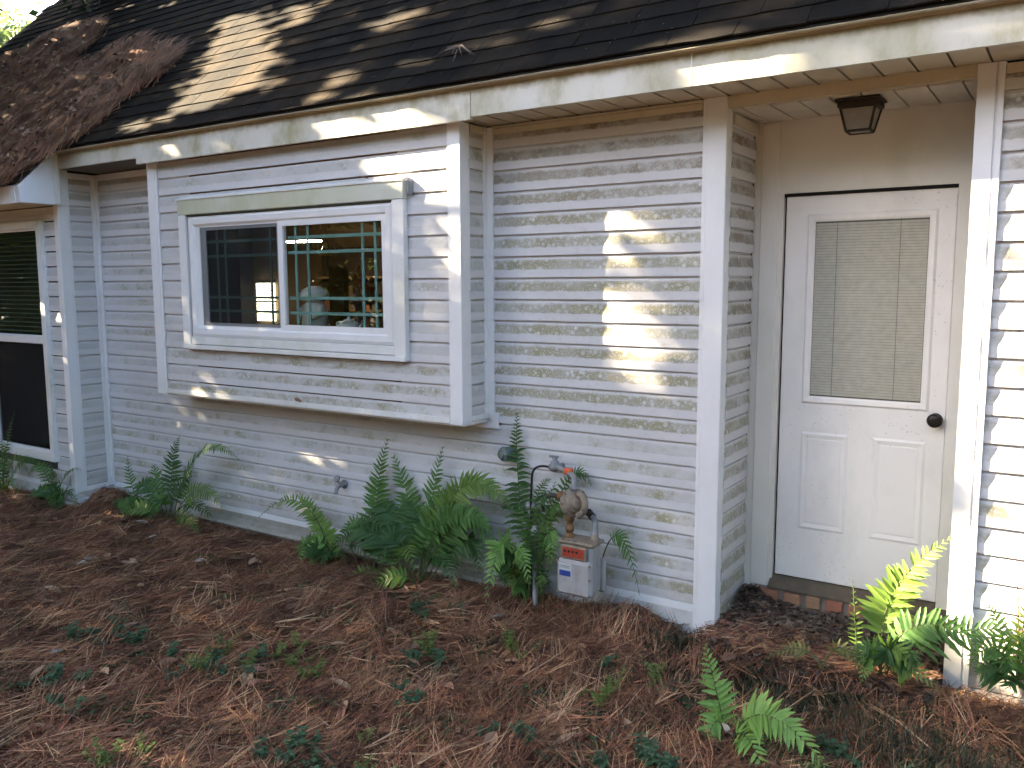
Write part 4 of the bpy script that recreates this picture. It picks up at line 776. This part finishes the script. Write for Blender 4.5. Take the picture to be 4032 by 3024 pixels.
FL = {0: 'largest dark green fern clump, against the siding below the bay window', 1: 'pale green drooping fern frond clump just left of the gas meter', 2: 'small fern with light yellow green tips left of the largest fern',
      3: 'fern with arching fronds at the inner corner beside the left wing', 4: 'low fern at the foot of the left wing corner post', 5: 'tall fern at the left edge in front of the left window',
      6: 'dark fern climbing behind the gas meter pipes', 7: 'single drooping fern frond on the right side of the gas meter', 8: 'bright green young fern in the foreground below the step',
      9: 'sunlit yellow green fern growing in front of the door', 10: 'dark green fern at the right edge against the sunlit siding', 11: 'dried brown fern stalks at the right edge against the siding', 12: 'dull yellowish fern frond lying over the front edge of the step'}
roots = {}
for f_ in FR:
    if f_[0] not in roots:
        roots[f_[0]] = thing('fern' if f_[0] != 11 else 'dry_fern', f_[1], FL[f_[0]], 'fern', 'ferns along the house wall')
    p_ = f_[0]
    frond(roots[p_], f_[1], f_[2], f_[3], f_[4]*PSC.get(p_, 1), f_[5], droop=.55 if p_ == 6 and f_[4] > .75 else (.35 if p_ in (6, 7) else .16))
# filler fronds low in the clumps
for pid, n_, rad in ((0, 24, 2.7), (3, 12, 1.9), (5, 8, 1.8), (4, 8, 1.4), (6, 12, 1.2), (9, 6, 1.4), (10, 6, 1.3), (2, 12, 2.1), (1, 5, 1.3)):
    r0 = ROOT[roots[pid].name]
    for i in range(n_):
        az = random.uniform(math.pi*1.02, math.pi*1.98); L = rad*random.uniform(.6, 1.1); hz = random.uniform(.3, 1.3)
        b_ = r0+np.array([random.uniform(-.5, .5), random.uniform(-.2, .2), 0]); t_ = b_+np.array([math.cos(az)*L*1.1, math.sin(az)*L*.7, hz*.5]); m_ = (b_+t_)/2+np.array([0, 0, hz*.6])
        frond(roots[pid], b_, m_, t_, random.uniform(.5, .85), random.choice([0, 0, 1, 2]), .2)
for b_, m_, t_, L_, c_ in (((-20.4, -1.5, -1.2), (-20.0, -1.9, 1.8), (-19.2, -2.2, 3.0), .6, 1), ((-20.0, -1.4, -1.2), (-19.5, -2.0, 1.2), (-18.9, -2.3, 2.6), .5, 0), ((-20.8, -1.5, -1.2), (-21.2, -1.9, 1.5), (-20.9, -2.3, 2.9), .55, 2),
    ((-20.2, -1.4, -1.0), (-19.6, -1.4, 3.0), (-18.6, -1.5, 3.6), .5, 1), ((-20.5, -1.3, -1.0), (-20.3, -1.2, 3.4), (-19.4, -1.2, 4.9), .5, 1), ((-19.6, -1.5, -1.1), (-19.2, -2.4, .8), (-18.9, -2.8, .2), .45, 2), ((-19.9, -1.0, 3.8), (-19.6, -1.5, 4.2), (-19.9, -2.0, 2.9), .5, 0)):
    frond(roots[6], b_, m_, t_, L_, c_, .3)
# ================================================================== SMALL WEEDS
def weed(loc, kind, label, group):
    t = thing('weed', loc, label, 'weed', group); x0, y0, z0 = loc; st = MB(); lf = MB(); n_ = {0: 4, 1: 4, 2: 2}[kind]; sz_ = random.uniform(.6, 1.3)
    for i in range(n_):
        a = random.uniform(0, 6.28); h = sz_*random.uniform(.3, .7)*(1.0, 1.3, .8)[kind]; r_ = h*random.uniform(.2, .6)
        pts = bez((x0, y0, z0-.05), (x0+math.cos(a)*r_*.3, y0+math.sin(a)*r_*.3, z0+h*.6), (x0+math.cos(a)*r_, y0+math.sin(a)*r_, z0+h), 7); st.tube(pts, .012, 4)
        for k in range(2, 7):
            for sg in (-1, 1):
                az = a+sg*1.3+random.uniform(-.6, .6); L = sz_*random.uniform(.16, .30)*(1, .75, 1.25)[kind]; d = np.array([math.cos(az), math.sin(az), random.uniform(-.15, .35)]); wv = np.array([-math.sin(az), math.cos(az), .1]); p = pts[k]
                wd = L*.33; V = [p, p+d*L*.35-wv*wd, p+d*L*.35+wv*wd, p+d*L*.7-wv*wd*.8, p+d*L*.7+wv*wd*.8, p+d*L+np.array([0, 0, -.05])]
                lf.add(V, [(0, 1, 2), (1, 3, 4, 2), (3, 5, 4)])
    st.build('stem', STEM, t); lf.build('leaves', WEEDM[kind], t); return t
WEEDM = [leafmat('weed_blue_green', (.055, .115, .065), .3), leafmat('weed_yellow_green', (.13, .19, .05), .35), leafmat('weed_bright', (.14, .34, .06), .35)]
c_ = 0; cx_, cy_ = scatter(260, -34, 1, -24, -4.0)
good_ = [q for q in zip(cx_, cy_) if project((q[0], q[1], -1.5))[1] > .84 or random.random() < .12]
for cx0, cy0 in good_[:24]:
    kd = 0 if random.random() < .68 else 1
    for q in range(random.randint(2, 8)):
        xx, yy = cx0+random.gauss(0, .8), cy0+random.gauss(0, .55)
        if not inview(np.array([xx]), np.array([yy]), H(np.array([xx]), np.array([yy])))[0] or (xx > -12 and yy > -2.6): continue
        weed((xx, yy, float(H(xx, yy))+.05), kd, ('small blue green weed growing through the pine straw', 'small yellow green weed growing through the pine straw')[kd], ('blue green weeds in the straw', 'yellow green weeds in the straw')[kd]); c_ += 1
for q in BW: weed((q[0], q[1], float(H(q[0], q[1]))), 2, 'bright green leafy weed at the left edge of the foreground', None)
weed((-24.9, -2.6, float(H(-24.9, -2.6))), 2, 'broad leaved green seedling below the largest fern', None)
# ================================================================== PINE CONE
px, py = PC; pz = float(H(px, py))+.33
pc = thing('pine_cone', (px, py, pz-.3), 'brown open pine cone lying in the straw', 'pine cone')
PCM = plain('cone_scale', (.13, .075, .045), .8); ax = nrm((.8, .25, .1)); MB().lathe(np.array((px, py, pz))-ax*.38, ax, [(0, .06), (.15, .16), (.4, .19), (.62, .13), (.78, .03)], 10).build('core', plain('cone_core', (.035, .02, .015)), pc)
sc_ = MB(); a_ = nrm(np.cross(ax, (0, 0, 1))); b_ = np.cross(ax, a_)
for i in range(64):
    u = i/63; th = i*2.39996; r_ = .10+.20*math.sin(math.pi*min(1, .15+.85*u))*(1-.35*u); c = np.array((px, py, pz))+ax*(-.36+.72*u); d = a_*math.cos(th)+b_*math.sin(th); tn = np.cross(ax, d)
    p0 = c+d*.08; p1 = c+d*(r_+.07)+ax*.07
    sc_.add([p0-tn*.03, p0+tn*.03, p1+tn*.075, p1-tn*.075, p1+ax*.05, p1-ax*.045], [(0, 1, 2, 3), (3, 2, 4), (0, 3, 5), (3, 2, 5)])
sc_.build('scales', PCM, pc)
# ================================================================== GAS METER
gm_ = thing('gas_meter', (-17.6, -1.8, -.4), 'grey gas meter with rusty regulator and red index, standing by the wall', 'gas meter')
X0, X1, Yf, Yb_ = -18.42, -16.66, -2.45, -1.15
body = MB().rbox(X0, X1, Yf, Yf+.30, .12, 1.78, .16).build('front_diaphragm', METR, gm_)
MB().rbox(X0+.12, X1-.10, Yf+.22, Yb_-.15, .22, 2.45, .12).build('meter_body', METR, gm_)
MB().rbox(X0+.05, X1+.05, Yb_-.16, Yb_+.04, .14, 1.7, .09).build('rear_diaphragm', METR, gm_)
MB().rbox(X0+.02, X1, Yf+.12, Yb_-.05, 2.40, 2.58, .06).build('top_flange', CORR, gm_)
MB().rbox(X0+.2, X1-.28, Yf+.04, Yf+.3, 1.78, 2.40, .05).build('index_box', CORR, gm_)
ib = MB().rbox(X0+.30, X1-.40, Yf+.01, Yf+.06, 1.88, 2.32, .03).build('index_face', REDM, gm_)
for i in range(4): MB().lathe((X0+.46+.19*i, Yf+.012, 2.15), (0, -1, 0), [(0, .06), (.012, .06), (.015, .0)], 12).build('dial', BLACK, ib)
lab = MB().rbox(X0+.14, X0+.80, Yf-.02, Yf+.02, .98, 1.58, .02).build('label_plate', LBL, gm_)
MB().box(X0+.19, X0+.75, Yf-.03, Yf-.018, 1.03, 1.28).build('blue_block', BLUE, lab)
for z in (1.40, 1.47): MB().box(X0+.22, X0+.70, Yf-.026, Yf-.018, z, z+.025).build('print_line', plain('print_grey', (.2, .2, .2)) if z < 1.45 else bpy.data.materials['print_grey'], lab)
for (bx, bz) in ((X0+.1, .25), (X1-.1, .3), (X1-.1, 1.0), (X1-.1, 1.65), (X0+.1, 1.68), (X0+.9, .18)):
    MB().lathe((bx, Yf+.03, bz), (0, -1, 0), [(0, .055), (.06, .055), (.06, 0)], 6).build('bolt', CORR, gm_)
for i in range(5):
    MB().lathe((X0+.2+.33*i, Yf+.2, 2.55), (0, 0, 1), [(0, .06), (.07, .06), (.07, 0)], 6).build('bolt', CORR, gm_)
# inlet riser and regulator
MB().lathe((-18.12, -1.75, 2.55), (0, 0, 1), [(0, .22), (.14, .22), (.16, .15), (.3, .15), (.3, .19), (.5, .19), (.52, .14), (.75, .14), (.75, .2), (.95, .2), (1.0, .16), (1.25, .17)], 16).build('inlet_union', RUST, gm_, True)
reg = MB().lathe((-17.92, -1.75, 4.15), (.75, -.55, .12), [(-.32, .10), (-.30, .3), (-.16, .42), (-.06, .62), (-.04, .66), (.04, .66), (.06, .62), (.14, .48), (.28, .40), (.34, .26), (.46, .24), (.5, .12), (.5, 0)], 28).build('regulator', CORR, gm_)
rd = nrm((.75, -.55, .12)); ra = nrm(np.cross(rd, (0, 0, 1))); rb = np.cross(rd, ra)
for i in range(8):
    q = np.array((-17.92, -1.75, 4.15))+.6*(ra*math.cos(i*.785)+rb*math.sin(i*.785))
    MB().lathe(q, rd, [(-.08, .05), (.09, .05), (.09, 0)], 6).build('bolt', RUST, reg)
MB().lathe((-18.45, -1.72, 4.35), (1, 0, .1), [(-.25, .18), (-.22, .22), (.0, .22), (.03, .17), (.25, .17)], 14).build('brass_nut', RUST, gm_, True)
MB().tube(bez((-17.62, -1.9, 4.6), (-17.15, -2.0, 4.55), (-17.25, -2.0, 4.0), 8)+bez((-17.25, -2.0, 4.0), (-17.35, -2.0, 3.75), (-17.6, -1.95, 3.65), 5), .15, 12).build('vent_elbow', CORR, gm_, True)
MB().tube([(-18.12, -1.75, 3.55), (-18.08, -1.75, 4.0)], .2, 12).build('regulator_inlet', RUST, gm_, True)
MB().tube(bez((-17.95, -1.7, 4.75), (-17.93, -1.65, 5.15), (-18.15, -1.4, 5.22), 8)+[(-18.7, -1.0, 5.3), (-19.3, -.75, 5.38)], .14, 12).build('upper_pipe', GALV, gm_, True)
MB().lathe((-17.95, -1.7, 4.72), (0, 0, 1), [(0, .2), (.14, .2), (.14, .15)], 10).build('pipe_collar', GALV, gm_, True)
MB().rbox(-18.75, -18.35, -1.28, -1.0, 5.22, 5.50, .04).build('orange_tag', ORNG, gm_)
v_ = MB().lathe((-19.55, -.65, 5.3), (0, 0, 1), [(-.12, .2), (0, .28), (.14, .3), (.16, .22), (.3, .2), (.36, .12), (.5, .12), (.5, 0)], 14).build('shutoff_valve', GALV, gm_, True)
MB().rbox(-19.85, -19.35, -.72, -.58, 5.78, 5.88, .03).build('valve_handle', GALV, gm_)
MB().tube([(-19.55, -.6, 5.3), (-19.5, -.1, 5.32), (-19.5, .1, 5.32)], .13, 10).build('wall_pipe', GALV, gm_)
# outlet
MB().lathe((-16.95, -1.6, 2.55), (0, 0, 1), [(0, .24), (.1, .24), (.12, .17), (.3, .17)], 14).build('outlet_union', CORR, gm_, True)
MB().tube([(-16.95, -1.6, 2.8), (-16.95, -1.58, 3.05)]+bez((-16.95, -1.58, 3.1), (-16.97, -1.5, 3.35), (-17.2, -1.25, 3.42), 8)+[(-17.6, -.8, 3.5), (-18.4, -.45, 3.4)], .135, 12).build('outlet_elbow', GALV, gm_, True)
MB().tube([(-17.3, -1.15, 3.44), (-17.75, -.7, 3.5)], .17, 12).build('black_coupling', BLACK, gm_, True)
# side pipes
MB().tube([(-20.15, -1.4, -1.6), (-20.15, -1.4, 2.3)], .13, 12).build('riser_pipe', GALV, gm_, True)
MB().lathe((-20.12, -1.42, 2.3), (0, 0, 1), [(-.1, .17), (0, .21), (.2, .21), (.24, .14), (.36, .14), (.36, 0)], 12).build('riser_valve', GALV, gm_, True)
MB().tube([(-20.95, -.5, -1.6), (-20.95, -.5, 3.0)]+bez((-20.95, -.5, 3.05), (-20.95, -.5, 3.3), (-20.6, -.52, 3.3), 6)+[(-20.0, -.7, 3.28)], .14, 12).build('side_pipe', GALV, gm_, True)
MB().lathe((-20.95, -.5, 3.28), (1, 0, 0), [(-.22, .17), (-.2, .2), (.2, .2), (.22, .17), (.24, 0)], 12).build('side_tee', GALV, gm_, True)
MB().tube(bez((-20.0, -.9, 3.3), (-19.9, -1.4, 4.25), (-18.7, -1.72, 4.33), 12), .10, 10).build('flex_line', plain('dark_rubber', (.05, .045, .04), .7), gm_, True)
MB().tube([(-20.75, -.7, -1.6), (-20.75, -.7, 2.0), (-20.85, -.65, 3.5), (-20.82, -.6, 4.6)]+bez((-20.82, -.6, 4.7), (-20.8, -.6, 5.4), (-19.8, -.68, 5.32), 9), .055, 8).build('black_cable', BLACK, gm_, True)
# ================================================================== WALL FITTINGS
t = thing('hose_tap', (-33.6, -.1, 2.5), 'small grey hose tap on the siding under the bay window', 'tap')
MB().lathe((-33.6, .05, 2.6), (0, -1, 0), [(0, .26), (.06, .26), (.08, .12), (.4, .12)], 14).build('flange', GALV, t, True)
MB().tube(bez((-33.6, -.25, 2.6), (-33.6, -.6, 2.6), (-33.62, -.62, 2.2), 7), .11, 10).build('spout', GALV, t, True)
MB().tube([(-33.6, -.3, 2.6), (-33.6, -.5, 3.0)], .05, 8).build('spindle', GALV, t)
MB().lathe((-33.6, -.5, 3.0), (0, -.9, .45), [(0, .2), (.05, .22), (.1, .2), (.1, .05)], 8).build('handle', GALV, t)
t = thing('pipe_fitting', (-22.4, -.3, 5.5), 'round grey green capped pipe fitting on the wall below the bay corner', 'pipe fitting')
CAPM = plain('weathered_green_metal', (.13, .16, .155), .6, .4, .3)
MB().lathe((-22.2, .1, 5.55), (-.45, -1, .1), [(0, .30), (.3, .30), (.32, .36), (.72, .36), (.74, .30), (.86, .24), (.9, .1), (.9, 0)], 10).build('cap', CAPM, t)
MB().rbox(-22.42, -22.25, -.62, -.5, 5.45, 5.72, .02).build('label_sticker', LBL, t)
# ================================================================== PORCH LANTERN
lx, ly, lz = -7.25, 1.15, 20.54
t = thing('porch_lantern', (lx, ly, lz), 'bronze square ceiling lantern with dusty glass above the door', 'lantern')
MB().rbox(lx-.80, lx+.80, ly-.72, ly+.72, lz-.10, lz, .03).rbox(lx-.72, lx+.72, ly-.65, ly+.65, lz-.32, lz-.1, .04).build('canopy_plate', LAMPM, t)
a, b_, zt, zb = .62, .42, lz-.32, lz-1.16
def bar(p, q, r_): MB().tube([p, q], r_, 4).build('frame_bar', LAMPM, t)
tp = [(lx+sx*a, ly+sy*a*.9, zt) for sx, sy in ((-1, -1), (1, -1), (1, 1), (-1, 1))]; bp_ = [(lx+sx*b_, ly+sy*b_*.9, zb) for sx, sy in ((-1, -1), (1, -1), (1, 1), (-1, 1))]
for i in range(4):
    bar(tp[i], bp_[i], .055); bar(bp_[i], bp_[(i+1) % 4], .055); bar(tp[i], tp[(i+1) % 4], .05)
    q = [np.array(v)*.97+np.array((lx, ly, (zt+zb)/2))*.03 for v in (tp[i], tp[(i+1) % 4], bp_[(i+1) % 4], bp_[i])]; inn_ = [v*.985+np.array((lx, ly, (zt+zb)/2))*.015 for v in q]
    MB().add(q+inn_, [(0, 1, 2, 3), (7, 6, 5, 4), (0, 4, 5, 1), (1, 5, 6, 2), (2, 6, 7, 3), (3, 7, 4, 0)]).build('pane', FROST, t)
MB().box(lx-b_, lx+b_, ly-b_*.9, ly+b_*.9, zb-.01, zb+.01).build('pane', FROST, t)
# ================================================================== THINGS SEEN THROUGH THE BAY WINDOW
t = thing('figurine', (-34.85, -.6, 11.1), 'white ceramic figurine standing on the shelf inside the bay window', 'figurine')
MB().lathe((-34.85, -.6, 11.1), (0, 0, 1), [(0, .62), (.3, .70), (.8, .74), (1.3, .66), (1.55, .55), (1.68, .46), (1.78, .5)], 20).build('robe', CERAM, t, True)
MB().lathe((-34.85, -.6, 12.75), (0, 0, 1), [(0, .5), (.1, .72), (.3, .82), (.5, .8), (.7, .62), (.85, .3), (.88, 0)], 20).build('head', CERAM, t, True)
for sg in (-1, 1): MB().tube(bez((-34.85+sg*.55, -.7, 12.45), (-34.85+sg*.95, -1.0, 12.1), (-34.85+sg*.3, -1.25, 11.9), 7), [.22, .22, .21, .2, .18, .17, .12], 10).build('arm', CERAM, t, True)
MB().lathe((-34.95, -1.32, 13.05), (0, -1, 0), [(0, .16), (.08, .15), (.14, .08), (.16, 0)], 10).build('muzzle', CERAM, t, True)
t = thing('teapot', (-31.95, -.95, 11.1), 'white teapot on the shelf inside the bay window', 'teapot')
MB().lathe((-31.95, -.95, 11.1), (0, 0, 1), [(0, .35), (.06, .42), (.25, .62), (.5, .62), (.66, .42), (.7, .3)], 20).build('pot', CERAM, t, True)
MB().lathe((-31.95, -.95, 11.78), (0, 0, 1), [(0, .32), (.08, .26), (.14, .08), (.2, .1), (.26, .06), (.26, 0)], 16).build('lid', CERAM, t, True)
MB().tube(bez((-31.45, -1.0, 11.3), (-31.1, -1.0, 11.35), (-30.9, -1.0, 11.85), 7), [.16, .14, .12, .1, .09, .08, .07], 8).build('spout', CERAM, t, True)
MB().tube(bez((-32.5, -.95, 11.7), (-33.2, -.95, 11.75), (-32.5, -.95, 11.3), 9), .07, 8).build('handle', CERAM, t, True)
t = thing('glass_bottle', (-29.6, -.9, 11.1), 'small stoppered glass bottle on the shelf inside the window', 'bottle')
MB().lathe((-29.6, -.9, 11.1), (0, 0, 1), [(0, .2), (.3, .22), (.4, .1), (.5, .1), (.52, .16), (.62, .16), (.7, .05)], 12).build('flask', glass('bottle_glass', (.7, .72, .7), .1), t, True)
t = thing('flower_arrangement', (-40.6, 9.9, 12.56), 'orange and white flower arrangement on a shelf inside the room', 'flowers')
MB().lathe((-40.6, 9.9, 12.56), (0, 0, 1), [(0, .4), (.3, .55), (.6, .4), (.7, .45)], 12).build('vase', CERAM, t, True)
for i in range(26):
    q = np.array((-40.6+random.uniform(-1.3, 1.2), 9.7+random.uniform(-.5, .5), 13.3+random.uniform(0, 1.5))); om = [plain('orange_petal', (.45, .16, .02)), plain('white_petal', (.5, .5, .3))] if i == 0 else om
    MB().lathe(q, (0, -1, .2), [(-.1, .05), (0, .22), (.08, .2), (.1, 0)], 7).build('blossom', om[0 if i % 3 else 1], t)
t = thing('pendant_lamp', (-42.5, 8, 14), 'hanging glass ornament lamp inside the room behind the window', 'lamp')
MB().tube([(-42.6, 8, 14.4), (-42.6, 8, 19.2)], .03, 6).build('chain', GALV, t)
MB().lathe((-42.6, 8, 15.6), (0, 0, 1), [(0, .1), (.15, .5), (.3, .62), (.5, .3), (.9, .12)], 14).build('shade', plain('brass_shade', (.4, .33, .12), .25, .6, .8), t, True)
for i in range(8):
    th = i*.785; MB().lathe((-42.6+.8*math.cos(th), 8+.8*math.sin(th), 16.1), (0, 0, 1), [(0, .05), (.1, .13), (.3, .12), (.4, 0)], 8).build('globe', plain('bulb_glass', (.6, .55, .4), .15, .6) if i == 0 else bpy.data.materials['bulb_glass'], t, True)
# ================================================================== TREES
def leaves(P, size, mat, name, parent, flat=.5):
    n_ = len(P); d = rng.normal(0, 1, (n_, 3)); d[:, 2] *= flat; d /= np.linalg.norm(d, axis=1)[:, None]; h = rng.normal(0, 1, (n_, 3)); s_ = np.cross(d, h); s_ /= np.linalg.norm(s_, axis=1)[:, None]
    L = rng.uniform(.7, 1.3, (n_, 1))*size; V = np.empty((n_, 4, 3)); V[:, 0] = P-d*L*.5; V[:, 1] = P+s_*L*.3; V[:, 2] = P+d*L*.5; V[:, 3] = P-s_*L*.3
    return quick(name, V.reshape(-1, 3), np.arange(n_*4).reshape(n_, 4), mat, parent)
def tree(base, top, spread, P, size, mat, label, r0=1.6, flat=.5, loc=None):
    base = np.array(base, float); base[2] = float(H(base[0], base[1]))-.2; t = thing('tree', (0, 0, 0), label, 'tree', 'trees around the house')
    top = np.array(top, float); tr = MB(); pts = bez(base, (base+top)/2+rng.normal(0, 2, 3)*[1, 1, 0], top, 12); tr.tube(pts, [r0*(1-.75*i/11) for i in range(12)], 10)
    for i in range(22):
        a_ = pts[random.randint(4, 11)]; q = P[rng.integers(0, len(P))]; lb = np.array(bez(a_, (a_+q)/2+np.array([0, 0, 2]), q, 30))
        if any(inpoly(lb@E1, lb@E2, pl_).any() for pl_ in LIT): continue
        tr.tube(bez(a_, (a_+q)/2+np.array([0, 0, 2]), q, 6), [.45, .36, .28, .2, .12, .06], 6)
    tr.build('trunk', BARK, t); leaves(P, size, mat, 'crown', t, flat); return t
# shade trees on the sunny side of the yard; crowns carved open along LIT to shape the sun patches
N = 240000; A_ = rng.uniform(-80, 26, N); B_ = rng.uniform(-34, 34, N); D_ = np.where(A_ > -40, 106, 150)+rng.normal(0, 7, N)
ja, jb = rng.normal(0, .30, N), rng.normal(0, .30, N); lit = np.zeros(N, bool)
for i_, pl_ in enumerate(LIT): lit |= inpoly(A_+ja, B_+jb, pl_) & (rng.random(N) < KEEP.get(i_, 1.0))
# natural thin spots
thin = (np.sin(A_*.9+2*np.sin(B_*.5))+np.sin(B_*1.1+1.7*np.sin(A_*.4)) > 1.75) & (rng.random(N) < .06)
kp = ~(lit | thin); A_, B_, D_ = A_[kp], B_[kp], D_[kp]; PT = A_[:, None]*E1+B_[:, None]*E2+D_[:, None]*SUN
cent = [-60, -28, -3, 16]; lab_ = ['broad leafy shade tree, farthest toward the back of the yard', 'broad leafy shade tree, second from the back of the yard', 'broad leafy shade tree, second from the front of the yard', 'broad leafy shade tree, nearest the front of the yard']
who = np.argmin(np.abs(np.where(A_ > -40, np.maximum(A_+rng.normal(0, 3, len(A_)), -36), A_-10)[:, None]-np.array(cent)[None]), 1)
for i, c_ in enumerate(cent):
    P = PT[who == i]; cc = c_*E1+(106 if c_ > -40 else 150)*SUN; tree((cc[0], cc[1], 0), (cc[0], cc[1], cc[2]+12), 14, P, 1.12, CANOPY, lab_[i])
def blob(c, r, n_, clumps=40):
    cs = rng.normal(0, 1, (clumps, 3)); cs /= np.linalg.norm(cs, axis=1)[:, None]; cs *= rng.uniform(.3, 1, (clumps, 1))**.5; k = rng.integers(0, clumps, n_)
    return np.array(c)+(cs[k]+rng.normal(0, .16, (n_, 3)))*np.array(r)
tree((-190, 62, 0), (-190, 62, 58), 14, blob((-192, 62, 52), (19, 19, 17), 9000, 60), 1.5, CANOPY2, 'pale green tree beyond the roof at the upper left corner', 1.8)
tree((-160, 120, 0), (-160, 120, 70), 14, blob((-165, 125, 45), (30, 20, 20), 8000, 60), 2.0, CANOPY2, 'hazy green tree behind the pale tree at the upper left', 1.8)
tt = tree((-84, 66, 0), (-86, 58, 70), 14, blob((-88, 64, 84), (20, 14, 14), 6000, 50), 1.5, CANOPY, 'dark leafy tree behind the house with a branch over the roof', 1.8)
br = bez((-86, 58, 68), (-80, 24, 58), (-76.5, 14.2, 42.5), 14); MB().tube(br, [.5-.033*i for i in range(14)], 6).build('hanging_branch', BARK, tt)
leaves(np.array(br[-1])+rng.normal(0, 1, (520, 3))*np.array([2.6, 1.2, 1.3])+np.array([.6, -.3, -1.0]), .7, leafmat('dark_glossy_leaf', (.02, .045, .018), .2), 'hanging_leaves', tt, .8)
# unseen tall pines added to keep sky light off the roof and yard
for (x_, y_, cx_, cy_, q) in ((-70, 62, -62, 30, 'behind the house on the left'), (-12, 66, -8, 34, 'behind the house on the right'), (-112, -62, -98, -22, 'in the yard left of the house'), (-34, -92, -42, -48, 'in the yard behind the viewer'), (30, -70, 22, -28, 'in the yard right of the viewer')):
    P = blob((cx_, cy_, 122), (44, 40, 13), 13000, 130); P = P[P[:, 2] > 101]
    tree((x_, y_, 0), (cx_*.6+x_*.4, cy_*.6+y_*.4, 126), 14, P, 3.4, CANOPY, 'tall pine added to block sky light over the roof, %s' % q, 2.2, .6)
# woods across the yard behind the camera, mirrored in the panes
for i, (x_, y_, h_) in enumerate([(-150, -130, 50), (-90, -150, 56), (-30, -170, 50), (40, -150, 55), (-150, -195, 60), (95, -110, 52)]):
    tree((x_, y_, 0), (x_, y_, h_), 14, blob((x_, y_, h_-4), (26, 22, 26), 5200, 45), 2.6, CANOPY, ['leafy yard tree facing the house, %s' % q for q in ('left of centre at the wood edge', 'in the middle of the wood edge', 'right of centre at the wood edge', 'far right of the wood edge', 'far left of the wood edge', 'last on the right of the wood edge')][i], 2.0)
n_ = 70000; th_ = rng.uniform(math.radians(165), math.radians(385), n_); rr = rng.uniform(190, 225, n_); hh = rng.uniform(0, 1, n_)**.8*(74+14*np.sin(th_*9)+9*np.sin(th_*23))  # unseen leaf wall, added without gaps so the panes mirror dark foliage
hh = np.where((th_ > math.radians(172)) & (th_ < math.radians(228)), np.minimum(hh, 46*rng.random(n_)), hh); PW = np.stack([-30+rr*np.cos(th_), 10+rr*np.sin(th_), hh-2], 1)
tag(leaves(PW, 4.2, CANOPY, 'reflected_leaf_wall', None, .8), 'dense green leaf wall added opposite the house to darken pane reflections', 'woods', None, 'stuff')
